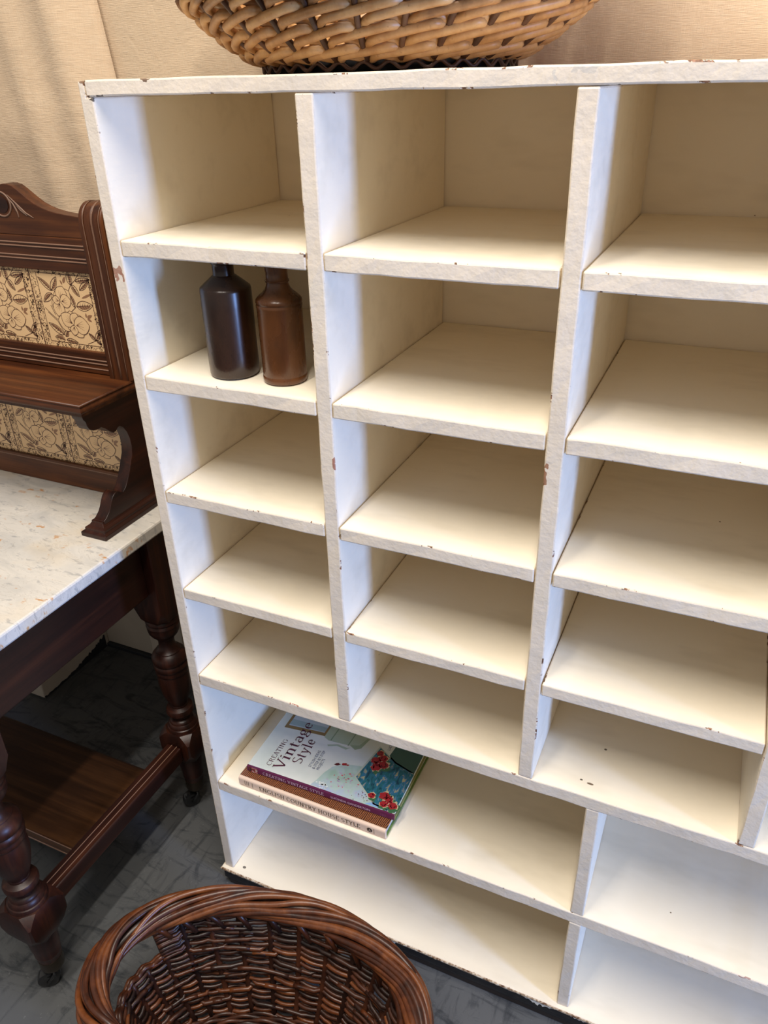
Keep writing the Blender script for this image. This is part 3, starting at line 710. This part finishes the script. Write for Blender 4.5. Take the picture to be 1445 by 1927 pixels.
# splashback
box('back_board', mir(-.200), -.200, .2170, .2290, .757, 1.268, WALN[0], S, .001)
def rail(name, z0, z1, yf, beads, mat=None):
    o = box(name, mir(-.2405), -.2405, yf, .2168, z0, z1, mat or WALN[0], S, .0015)
    for z in beads:               # pairs of raised reeds with pale crests
        pts = [(yf + .0005, z - .0016), (yf - .0012, z - .0010), (yf - .0016, z), (yf - .0012, z + .0010), (yf + .0005, z + .0016)]
        q = prism('reed', pts, mir(-.2410), -.2410, 0, PALELINE, o)
        smooth_auto(q, 1.2)
    return o
rail('bottom_rail', .7575, .812, .2020, (.806,), WALN[0])
rail('middle_rail', 1.0215, 1.0640, .2020, (1.0480, 1.0412, 1.0310))
rail('top_rail', 1.2070, 1.2660, .2020, (1.2535, 1.2475, 1.2315, 1.2255))
# crest with scrolled shoulders
half = [(-.2410, 1.3010), (-.2757, 1.3040), (-.2960, 1.3065), (-.3131, 1.3098), (-.3270, 1.3140), (-.3408, 1.3197), (-.3540, 1.3275), (-.3665, 1.3359), (-.3760, 1.3425), (-.3849, 1.3477), (-.3950, 1.3500), (-.4067, 1.3503), (-.4250, 1.3470), (-.4450, 1.3440), (-.50, 1.352), (-.56, 1.372)]
prof = half + [(mir(x), z) for x, z in reversed(half)] + [(mir(-.2410), 1.2662), (-.2410, 1.2662)]
cr = prism('crest', prof, .2030, .2290, 1, WALN[0], S, .0012)
for g in (lambda x: x, mir):
    pts = [Vector((g(-.4190 + .0225 * math.cos(a)), .2026, 1.3170 + .0205 * math.sin(a))) for a in [2 * PI * i / 36 for i in range(36)]]
    tube_obj('carved_ring', pts, .0017, GOUGE, cr, 6, True)
    pts = [Vector((g(-.4190 + .0165 * math.cos(a)), .2028, 1.3170 + .0145 * math.sin(a))) for a in [2 * PI * i / 36 for i in range(36)]]
    v = [tuple(p) for p in pts]; link('carved_roundel', mesh('carved_roundel', [(x, y - .001, z) for x, y, z in v] + [(x, .2035, z) for x, y, z in v], [tuple(range(36))] + [(i, (i + 1) % 36, 36 + (i + 1) % 36, 36 + i) for i in range(36)]), MAHOG[0], cr)
    for q in ([(-.4010, 1.3290), (-.3900, 1.3180), (-.3840, 1.3050), (-.3830, 1.2950)], [(-.4000, 1.3330), (-.3820, 1.3180), (-.3650, 1.3040), (-.3480, 1.2960)], [(-.3850, 1.3180), (-.3750, 1.3080), (-.3620, 1.2990)]):
        ps = [Vector((g(x), .2026, z)) for x, z in q]
        fine = []
        for i in range(len(ps) - 1):
            for k in range(5): fine.append(ps[i].lerp(ps[i + 1], k / 5))
        fine.append(ps[-1])
        tube_obj('carved_tendril', fine, [.0004 + .0012 * math.sin(PI * (i + .5) / len(fine)) for i in range(len(fine))], GOUGE, cr, 6)
# reeded posts rounded over at the top
def post(g):
    xs = []; n = 54
    for i in range(n + 1):
        s = i / n; x = -.2410 + .0530 * s
        d = 0
        for c in (.22, .26, .55, .59, .84, .88): d = max(d, .0022 * max(0, 1 - abs(s - c) / .022))
        e = min(s, 1 - s) * .053; d = max(d, .004 * max(0, 1 - e / .004) ** 2)
        xs.append((g(x), d))
    path = [(.1930, z) for z in (1.0205, 1.05, 1.1, 1.15, 1.2, 1.25, 1.290)] + [(.1930 + .030 * (1 - math.cos(a)), 1.290 + .036 * math.sin(a)) for a in [PI / 2 * i / 10 for i in range(1, 11)]] + [(.2300, 1.326), (.2305, 1.0205)]
    v = []; f = []
    for i, (y, z) in enumerate(path):
        a = path[max(i - 1, 0)]; b = path[min(i + 1, len(path) - 2)] if i < len(path) - 1 else path[i]
        ty, tz = b[0] - a[0], b[1] - a[1]; q = math.hypot(ty, tz) or 1; ny, nz = -tz / q, ty / q
        if i >= len(path) - 2: ny = nz = 0
        for x, d in xs: v.append((x, y - ny * d, z - nz * d))
    k = n + 1; m_ = len(path)
    for i in range(m_ - 1):
        for j in range(n): f.append((i * k + j, i * k + j + 1, (i + 1) * k + j + 1, (i + 1) * k + j))
    f.append(tuple(i * k for i in range(m_))); f.append(tuple(i * k + n for i in range(m_ - 1, -1, -1)))
    f.append(tuple(range(k))[::-1] + tuple((m_ - 1) * k + j for j in range(k)))
    po = smooth_auto(link('post', fixn(mesh('post', v, f)), WALN[2], S), .5)
    for s in (.225, .565, .60, .865):  # highlights along the reeds, drawn in as thin pale lines
        tube_obj('reed_highlight', [Vector((g(-.2410 + .0530 * s), y + .0003, z)) for y, z in path[:16]], .0007, PALELINE, po, 6)
both(post)
# shelf with moulded edge
def shelfp(y0, x_in): return None
nose = [(.0, .0000), (.0022, -.0010), (.0030, -.0035), (.0012, -.0055), (.0012, -.0070), (.0038, -.0095), (.0046, -.0125), (.0038, -.0155), (.0010, -.0175), (-.0020, -.0185), (-.0020, -.0240)]
v = []; f = []; zt = 1.0203
sx0, sx1, sy0, sy1 = mir(-.1930), -.1930, .0650, .2165
for o_, dz in nose: v += [(sx0 - o_, sy1, zt + dz), (sx0 - o_, sy0 - o_, zt + dz), (sx1 + o_, sy0 - o_, zt + dz), (sx1 + o_, sy1, zt + dz)]
for i in range(len(nose) - 1):
    for k in range(4): a = i * 4 + k; b = i * 4 + (k + 1) % 4; f.append((a, b, b + 4, a + 4))
f += [(0, 1, 2, 3), tuple((len(nose) - 1) * 4 + k for k in (3, 2, 1, 0))]
smooth_auto(link('shelf', fixn(mesh('shelf', v, f)), WALN[0], S), .9)
# scrolled bracket ends standing on moulded feet
BR = [(.2165, .9955), (.0730, .9955), (.0745, .9880), (.0790, .9820), (.0800, .9740), (.0840, .9660), (.0920, .9610), (.1020, .9590), (.1110, .9600), (.1200, .9540), (.1290, .9450), (.1370, .9390), (.1440, .9390), (.1500, .9440), (.1560, .9450), (.1640, .9390), (.1710, .9270), (.1750, .9120), (.1755, .8960), (.1720, .8800), (.1660, .8690), (.1580, .8530), (.1480, .8370), (.1390, .8250), (.1300, .8190), (.1230, .8230), (.1160, .8280), (.1090, .8270), (.1020, .8220), (.0960, .8140), (.0910, .8050), (.0850, .7970), (.0760, .7900), (.0690, .7870), (.0690, .7800), (.2165, .7800)]
def brk(g):
    a, b = g(-.2270), g(-.2010)
    o = prism('bracket_end', BR, min(a, b), max(a, b), 0, MAHOG[1], S, .001); smooth_auto(o, .6)
    st = [(.0000, .7575), (.0000, .7660), (.0060, .7690), (.0060, .7740), (.0120, .7770), (.0160, .7830), (.0160, .7860)]
    x0, x1, y0, y1 = -.2460, -.1870, .0500, .2165
    v = []; f = []
    for d, z in st: v += [(g(x0 + d), y1, z), (g(x0 + d), y0 + d, z), (g(x1 - d), y0 + d, z), (g(x1 - d), y1, z)]
    for i in range(len(st) - 1):
        for k in range(4): q = i * 4 + k; r = i * 4 + (k + 1) % 4; f.append((q, r, r + 4, q + 4))
    f += [(0, 1, 2, 3), tuple((len(st) - 1) * 4 + k for k in (3, 2, 1, 0))]
    bevel(link('bracket_foot', fixn(mesh('bracket_foot', v, f)), MAHOG[1], S), .001)
both(brk)
# tiles
t = NT('cream_tile_glaze'); q = t.noise(t.map((9, 9, 9)), 1, 3)
TILE = t.done(t.ramp(q, [(.3, (.78, .52, .27)), (.7, (.84, .58, .32))]), .22, None, .5)
t = NT('brown_transfer_print'); PRINT = t.done((.085, .030, .018), .3)
t = NT('light_brown_transfer_print'); PRINT2 = t.done((.30, .15, .075), .3)
t = NT('mid_brown_transfer_print'); PRINT3 = t.done((.17, .072, .04), .3)
LEAF = [(39.9, 103.2, 12.4, 126.0, 10.0), (39.9, 103.2, 57.6, 129.1, 13.0), (38.2, 97.9, 13.8, 80.4, 13.0), (88.7, 116.9, 87.9, 140.3, 13.0), (90.7, 117.0, 104.9, 96.4, 11.0), (102.1, 123.5, 136.6, 129.5, 9.0), (108.2, 108.2, 135.5, 128.7, 10.0), (92.9, 77.9, 132.5, 82.7, 18.0), (88.5, 76.1, 82.0, 100.5, 10.0), (47.0, 21.7, 13.7, 41.7, 13.0), (46.0, 11.5, 22.9, 15.4, 14.0), (50.0, 18.1, 57.8, 31.2, 10.0), (50.2, 11.9, 77.4, 9.2, 9.0), (122.8, 17.7, 139.1, 39.7, 10.0), (122.8, 17.7, 108.6, 30.0, 7.0), (123.8, 17.8, 135.4, 10.6, 6.0)]
SOLID = [(69.0, 115.5, 65.7, 123.9), (71.9, 118.6, 79.3, 130.5), (110.7, 58.7, 111.2, 67.7), (112.7, 58.9, 125.7, 64.5), (112.3, 57.4, 122.4, 52.3), (108.9, 93.8, 138.4, 104.8)]
F1 = ((54.8, 84.4), [(50.4, 105.4), (68.1, 112.5), (81.3, 104.8), (82.1, 87.3), (62.1, 72.4), (42.4, 56.4), (33.5, 73.0), (37.2, 88.2)])
F2 = ((76.9, 42.1), [(40.3, 49.4), (50.7, 60.9), (72.8, 68.8), (87.5, 65.6), (100.2, 59.3), (114.4, 44.1), (94.5, 20.9), (73.3, 22.7), (60.8, 34.5)])
STEM = [[(115.5, 140.7), (102.9, 126.5), (88.3, 115.4), (75.6, 98.5)], [(19.1, 62.0), (38.3, 46.2), (48.2, 25.6)], [(13.5, 69.8), (26.1, 58.8), (39.3, 49.3)], [(38.0, 97.1), (47.4, 89.0)], [(106.7, 29.8), (91.6, 39.0)], [(122.6, 16.9), (100.9, 8.5)], [(75.9, 66.1), (90.5, 76.2)], [(29.3, 75.6), (36.0, 58.1)]]
TW, TH_, OX, OZ = 158.0, 160.0, 8.0, 11.0
random.seed(11)
PR = {0: [], 1: [], 2: []}
LAY = {}
LW = 1.35      # line weight of the transfer print
def stroke(pts, w, m_=0):
    n = len(pts)
    for i in range(n - 1):
        (a, b), (c, d) = pts[i], pts[i + 1]; L = math.hypot(c - a, d - b) or 1; nx, ny = -(d - b) / L, (c - a) / L
        w0 = LW * (w[i] if isinstance(w, list) else w); w1 = LW * (w[i + 1] if isinstance(w, list) else w)
        PR[m_].append([(a + nx * w0 / 2, b + ny * w0 / 2), (a - nx * w0 / 2, b - ny * w0 / 2), (c - nx * w1 / 2, d - ny * w1 / 2), (c + nx * w1 / 2, d + ny * w1 / 2)])
def leafp(x0, y0, x1, y1, w, k=1.0, n=10):
    L = math.hypot(x1 - x0, y1 - y0); tx, ty = (x1 - x0) / L, (y1 - y0) / L; o = []
    for sd in (1, -1):
        row = []
        for i in range(n + 1):
            s = i / n; h = sd * w * .5 * k * math.sin(PI * s ** .8) ** .85
            row.append((x0 + tx * L * s - ty * h, y0 + ty * L * s + tx * h))
        o.append(row)
    return o, (tx, ty, L)
for x0, y0, x1, y1, w_ in LEAF:
    (A, B), (tx, ty, L) = leafp(x0, y0, x1, y1, w_)
    PR[2].append([(x0, y0)] + [((p[0] * 3 + x0 + (x1 - x0) * i / 10) / 4, (p[1] * 3 + y0 + (y1 - y0) * i / 10) / 4) for i, p in enumerate(B)][3:9] + [(x0 + (x1 - x0) * .8, y0 + (y1 - y0) * .8)])
    stroke(A, 1.0); stroke(B, .8); stroke([(x0, y0), ((x0 + x1) / 2 - ty * .6, (y0 + y1) / 2 + tx * .6), (x1, y1)], [1.0, .8, .3])
    for s in (.22, .36, .5, .64, .76):
        for sd, row in ((1, A), (-1, B)):
            i = min(len(row) - 1, int((s + .16) * 10)); p = (x0 + tx * L * s, y0 + ty * L * s); e = row[i]
            stroke([p, (p[0] + (e[0] - p[0]) * .8, p[1] + (e[1] - p[1]) * .8)], [.7, .15] if sd > 0 else [1.1, .3])
for x0, y0, x1, y1 in SOLID:
    (A, B), _ = leafp(x0, y0, x1, y1, math.hypot(x1 - x0, y1 - y0) * (.45 if math.hypot(x1 - x0, y1 - y0) < 20 else .14))
    PR[2].append(A + B[::-1][1:-1])
for st_ in STEM: stroke(st_, .9)
FLW = []       # layered petals: (outline polygon, centre line strokes), later ones overlap earlier ones
for (cx, cy), ps in (F1, F2):
    for k, (px, py) in enumerate(ps[::2] + ps[1::2]):
        d = math.hypot(px - cx, py - cy); (A, B), _ = leafp(cx, cy, px, py, d * .80)
        # blunt petal: push the shoulders outwards
        sh = lambda row: [(x + (x - cx) * .13 * math.sin(PI * i / 10), y + (y - cy) * .13 * math.sin(PI * i / 10)) for i, (x, y) in enumerate(row)]
        ln = []
        for q in (-.26, -.10, .06, .22):
            ln.append([(cx + (px - cx) * .16, cy + (py - cy) * .16), (cx + (px - cx) * .62 - (py - cy) * q, cy + (py - cy) * .62 + (px - cx) * q)])
        FLW.append((sh(A), sh(B), ln))
    for i in range(14):
        a = random.random() * 6.28; r = random.random() * 5; PR[0].append(ell(cx + r * math.cos(a), cy + r * math.sin(a) * .6, .8, .6, 6))
# border bands: frame lines, sprig clusters and scattered dots
for o_ in (17.5,):
    a, b, c, d = -OX + o_, TW - OX - o_, -OZ + 17.5, TH_ - OZ - 15
    for p in ([(a, c), (b, c)], [(b, c), (b, d)], [(b, d), (a, d)], [(a, d), (a, c)]): stroke(p, .9, 0)
for p in ([(-OX + .5, -OZ), (-OX + .5, TH_ - OZ)], [(TW - OX - .5, -OZ), (TW - OX - .5, TH_ - OZ)]): stroke(p, .7, 0)
def clear(x, y):
    return -OX < x < TW - OX and -OZ < y < TH_ - OZ and (x < 8.8 or x > TW - OX - 18.5 or y < 5.8 or y > TH_ - OZ - 16)
cnt = 0
while cnt < 760:
    x, y = random.uniform(-OX + 1.5, TW - OX - 1.5), random.uniform(-OZ + 1, TH_ - OZ - 1)
    if not clear(x, y): continue
    cnt += 1
    a = random.random() * 6.28; r = random.uniform(1.0, 2.6); stroke([(x + r * math.cos(a + q) * (1 - q * .2), y + r * math.sin(a + q) * (1 - q * .2)) for q in (0, .7, 1.4, 2.1)], .55, random.choice((0, 0, 1)))
cnt = 0
while cnt < 84:
    x, y = random.uniform(-OX + 3, TW - OX - 3), random.uniform(-OZ + 3, TH_ - OZ - 3)
    if not clear(x, y): continue
    cnt += 1
    for k in range(7): a = random.random() * 6.28; PR[0].append(ell(x + 1.9 * math.cos(a), y + 1.9 * math.sin(a), 1.15, .8, 6, a))
TY = .2088
v = []; f = []; mi = []
for k in (1, 2, 0):
    for p in PR[k]:
        b = len(v); v += [((q[0] + OX) / 1000, -.00012 - .00004 * (k == 0), (q[1] + OZ) / 1000) for q in p]; f.append(tuple(range(b, b + len(p)))); mi.append(k)
def ribb(pts, w0, w1, off, k):
    n = len(pts)
    for i in range(n - 1):
        (a, b), (c, d) = pts[i], pts[i + 1]; L = math.hypot(c - a, d - b) or 1; nx, ny = -(d - b) / L, (c - a) / L
        u0 = w0 + (w1 - w0) * i / (n - 1); u1 = w0 + (w1 - w0) * (i + 1) / (n - 1)
        q = [(a + nx * u0, b + ny * u0), (a - nx * u0, b - ny * u0), (c - nx * u1, d - ny * u1), (c + nx * u1, d + ny * u1)]
        bb = len(v); v.extend([((x + OX) / 1000, -off, (z + OZ) / 1000) for x, z in q]); f.append((bb, bb + 1, bb + 2, bb + 3)); mi.append(k)
for lay_, (A, B, ln) in enumerate(FLW):
    off = .00020 + .00003 * lay_; bb = len(v); poly = A + B[::-1][1:-1]
    v.extend([((x + OX) / 1000, -off, (z + OZ) / 1000) for x, z in poly]); f.append(tuple(range(bb, bb + len(poly)))); mi.append(3)
    for l in ln: ribb(l, .60, .14, off + .00001, 1)
    ribb(A, .58, .58, off + .00002, 0); ribb(B, .58, .58, off + .00002, 0)
PM = mesh('tile_print', v, f)
for q in (PRINT, PRINT3, PRINT2, TILE): PM.materials.append(q)
PM.polygons.foreach_set('material_index', mi)
TM = mesh('tile', *boxv(.0006, .1574, 0, .0078, .0006, .1594)); TM.materials.append(TILE)
for r, z0 in enumerate((1.0555, .8065)):
    for c in range(6):
        x0 = -.4000 - .158 * (c - 1) if True else 0
        x0 = -.2420 - .158 * (c + 1)
        if x0 < mir(-.2420) - .01: x0 = mir(-.2420)
        o = bpy.data.objects.new('tile', TM); C.objects.link(o); o.parent = S; o.matrix_parent_inverse = Matrix.Translation(-Vector(S.location)); o.location = (x0, TY, z0)
        bevel(o, .0012)
        pq = bpy.data.objects.new('tile_print', PM); C.objects.link(pq); pq.parent = o

# ------------------------------------------------------------------ baskets
def ellp(c, a, b, rot, th, z):
    x, y = a * math.cos(th), b * math.sin(th); return Vector((c[0] + x * math.cos(rot) - y * math.sin(rot), c[1] + x * math.sin(rot) + y * math.cos(rot), z))
def ring_pts(c, ab, rot, zf, off, n, t0=0, t1=2 * PI):
    """points round an oval; off(th) -> outward offset, zf(th) -> height"""
    o = []
    for i in range(n):
        th = t0 + (t1 - t0) * i / (n if abs(t1 - t0 - 2 * PI) < 1e-6 else n - 1)
        a, b = ab; d = off(th); o.append(ellp(c, a + d, b + d, rot, th, zf(th)))
    return o

# pale basket on top of the unit
BC = (.335, .195); BZ = T
bt = empty('wicker_basket', (BC[0], BC[1], BZ), 'honey coloured willow basket standing on top of the cream shelf unit', 'basket')
PROFT = [(0, .170, .118, .0135), (.02, .185, .132, .020), (.06, .222, .160, .044), (.11, .262, .185, .076), (.17, .297, .205, .122), (.25, .326, .220, .196), (.32, .338, .226, .265)]
def proft(s):
    for i in range(len(PROFT) - 1):
        a, b = PROFT[i], PROFT[i + 1]
        if s <= b[0] or i == len(PROFT) - 2:
            k = (s - a[0]) / (b[0] - a[0]); return tuple(a[j] + (b[j] - a[j]) * k for j in (1, 2, 3))
NS = 27; SMAX = .32
for k in range(NS):
    th = 2 * PI * k / NS; pts = []
    for i in range(22):
        a, b, z = proft(SMAX * i / 21); pts.append(ellp(BC, a, b, 0, th, BZ + z))
    tube_obj('stake', pts, .0040, WIL_LS, bt, 7)
random.seed(21)
row = 0; s = .013
while s < SMAX - .01:
    for q in range(3):
        n = NS * 8; pts = []; ph0 = q + row * 1.0; rr = []
        wob = random.random() * 10
        for i in range(n):
            th = 2 * PI * i / n; ph = ((i / 8) + ph0) % 3.0
            # in front of two stakes, behind one; climbing while in front
            if ph < 2: w_ = 1.0; e = ph / 2
            else: w_ = 0; e = 1 - (ph - 2)
            # smooth the passage
            fr = .5 + .5 * math.cos(PI * max(-1, min(1, (abs(ph - 1.0) - .62) / .38 if abs(ph - 1) > .62 else 0))) if abs(ph - 1) < 1.0 else 0
            if ph >= 2 or ph < .0: fr = 0
            fr2 = fr
            off = -.0066 + .0142 * fr2
            ss = s + .031 * (e - .5) * .92 + .0011 * mnoise.noise(Vector((th * 4, wob, row)))
            a, b, z = proft(max(0, ss)); pts.append(ellp(BC, a + off, b + off, 0, th, BZ + z + .0022 * fr2)); rr.append(.0056 + .0008 * mnoise.noise(Vector((th * 2, wob, 3))))
        tube_obj('weaver', pts, rr, WIL_L, bt, 8, True)
    s += .0315; row += 1
for q in range(5):
    a, b, z = proft(SMAX)
    pts = [ellp(BC, a + .011 * math.cos(th * 9 + q * 1.2566), b + .011 * math.cos(th * 9 + q * 1.2566), 0, th, BZ + z + .012 + .011 * math.sin(th * 9 + q * 1.2566)) for th in [2 * PI * i / 200 for i in range(200)]]
    tube_obj('rim_strand', pts, .0062, WIL_L, bt, 8, True)
v = []; f = []; n = 90
for j, (d, z) in enumerate(((-.012, .0008), (.0, .0010), (.004, .006), (.0, .0125), (-.012, .015))):
    for i in range(n):
        th = 2 * PI * i / n; e = .004 * mnoise.noise(Vector((math.cos(th) * 14, math.sin(th) * 14, j))); p = ellp(BC, .158 + d + e, .108 + d + e, 0, th, BZ + z + (abs(e) * .5 if j in (2, 3) else 0)); v.append(p)
for j in range(4):
    for i in range(n): f.append((j * n + i, j * n + (i + 1) % n, (j + 1) * n + (i + 1) % n, (j + 1) * n + i))
f += [tuple(range(n - 1, -1, -1)), tuple(range(4 * n, 5 * n))]
o = link('base', fixn(mesh('base', v, f, True)), BASEPLUG, bt); o['label'] = 'rough black base under the basket'
pts = [ellp(BC, .168, .117, 0, th, BZ + .0068 + .0036 * math.sin(th * 34)) for th in [2 * PI * i / 400 for i in range(400)]]
tube_obj('base_scallop', pts, .0024, WIL_LS, bt, 6, True)

# dark basket on the floor
FC = (.282, -.296); FR = math.radians(10.8)
bf = empty('wicker_basket', (FC[0], FC[1], FZ), 'dark stained oval willow basket with rope rim standing on the floor', 'basket')
RIMZ = .190
def proff(h):     # 0 bottom .. 1 under the rim
    k = h ** .8; return .190 + .074 * k, .098 + .056 * k, FZ + .010 + (RIMZ - .022 - FZ - .010) * h
HOLE0, HOLE1, HOLEH = math.radians(150), math.radians(213), .70
inhole = lambda th: HOLE0 < (th % (2 * PI)) < HOLE1
NF = 28
for k in range(NF):
    th = 2 * PI * (k + .5) / NF; top = HOLEH if inhole(th) else 1.04
    pts = []
    for i in range(12):
        a, b, z = proff(top * i / 11); pts.append(ellp(FC, a, b, FR, th, z))
    tube_obj('stake', pts, .0062, WIL_D, bf, 7)
random.seed(33)
ROWS = 34
for r in range(ROWS):
    h0 = .015 + .985 * r / (ROWS - 1)
    cuts = sorted(random.uniform(0, 2 * PI) for _ in range(3))
    segs = []
    if h0 > HOLEH + .01:
        a0, a1 = HOLE1, HOLE0 + 2 * PI; mid = [c for c in (cuts[0] + 2 * PI if cuts[0] < HOLE1 else cuts[0],) if a0 + .3 < c < a1 - .3]
        ed = [a0] + mid + [a1]
    else: ed = [cuts[0], cuts[1], cuts[2], cuts[0] + 2 * PI]
    for i in range(len(ed) - 1):
        if ed[i + 1] - ed[i] > .12: segs.append((ed[i] - .06 * (h0 < HOLEH or i > 0), ed[i + 1] + .05 * (h0 < HOLEH or i < len(ed) - 2)))
    for a0, a1 in segs:
        n = max(8, int((a1 - a0) / (2 * PI) * NF * 5)); pts = []; rr = []; wob = random.random() * 20
        r0 = random.uniform(.0034, .0046)
        for i in range(n):
            th = a0 + (a1 - a0) * i / (n - 1); ph = th * NF / (2 * PI) * PI + PI * r
            off = .0050 * math.cos(ph)
            # strands end on the inside, standing a little proud
            if h0 < HOLEH or True:
                e = min(i, n - 1 - i)
                if e < 5: off = -.0075 - .0012 * (5 - e) / 5
            a, b, z = proff(h0)
            pts.append(ellp(FC, a + off, b + off, FR, th, z + .0022 * math.sin(ph * .5 + r) + .0030 * mnoise.noise(Vector((th * 3, wob, r))))); rr.append(r0)
        tube_obj('weaver', pts, rr, WIL_D if random.random() < .62 else WIL_R, bf, 7)
# edge strand round the hand hole
for off in (0, .006):
    pts = []
    for i in range(30):
        th = HOLE0 - .04 + (HOLE1 - HOLE0 + .08) * i / 29; a, b, z = proff(HOLEH + .012 + off); pts.append(ellp(FC, a + .003 - off, b + .003 - off, FR, th, z + .004 * math.sin(i * 1.3)))
    tube_obj('hole_edge', pts, .0048, WIL_R, bf, 7)
# woven bottom
for j in range(15):
    k = .06 + .93 * j / 14
    pts = [ellp(FC, .186 * k, .094 * k + .002, FR, th, FZ + .0115 + .004 * math.cos(th * 14 + PI * j)) for th in [2 * PI * i / 120 for i in range(120)]]
    tube_obj('base_weaver', pts, .0042, WIL_D, bf, 6, True)
for j in range(14):
    th = PI * j / 14 + .1; pts = [ellp(FC, .188 * q, .096 * q, FR, th, FZ + .0105) for q in (-1, -.5, 0, .5, 1)]
    tube_obj('base_stick', pts, .0035, WIL_D, bf, 6)
# rope border: strands laid round each other
NR = 15
for q in range(NR):
    n = 220; pts = []; rr = []; w0 = random.random() * 9
    for i in range(n):
        th = 2 * PI * i / n; a_ = th * 2 + 2 * PI * q / NR + .7 * mnoise.noise(Vector((math.cos(th) * 2, math.sin(th) * 2, w0 + 2)))
        rad = .0200 + .0050 * mnoise.noise(Vector((math.cos(th) * 2, math.sin(th) * 2, w0)))
        d = rad * 1.12 * math.cos(a_); zz = rad * .95 * math.sin(a_)
        pts.append(ellp(FC, .2720 + d, .1620 + d, FR, th, RIMZ + zz)); rr.append(.0055 + .0012 * mnoise.noise(Vector((math.cos(th) * 3, math.sin(th) * 3, w0 + 4))))
    tube_obj('rim_strand', pts, rr, WIL_R, bf, 8, True)
for q in range(3):
    n = 160; pts = []
    for i in range(n):
        th = 2 * PI * i / n; a_ = th * 4 + 2 * PI * q / 3; pts.append(ellp(FC, .2720 + .007 * math.cos(a_), .1620 + .007 * math.cos(a_), FR, th, RIMZ + .007 * math.sin(a_)))
    tube_obj('rim_core', pts, .0090, WIL_D, bf, 7, True)
# ends of the border rods tucked down inside
random.seed(8)
for k in range(NF):
    th = 2 * PI * (k + .5) / NF
    if inhole(th): continue
    dth = random.uniform(.08, .13)
    A = ellp(FC, .2720 - .020, .1620 - .020, FR, th, RIMZ - .004); a, b, z = proff(.93); B = ellp(FC, a - .010, b - .010, FR, th - dth, z - random.uniform(.004, .012))
    tube_obj('rod_end', [A, A.lerp(B, .5) + Vector((0, 0, .002)), B], [.0052, .0050, .0046], WIL_R if random.random() < .6 else WIL_D, bf, 8)
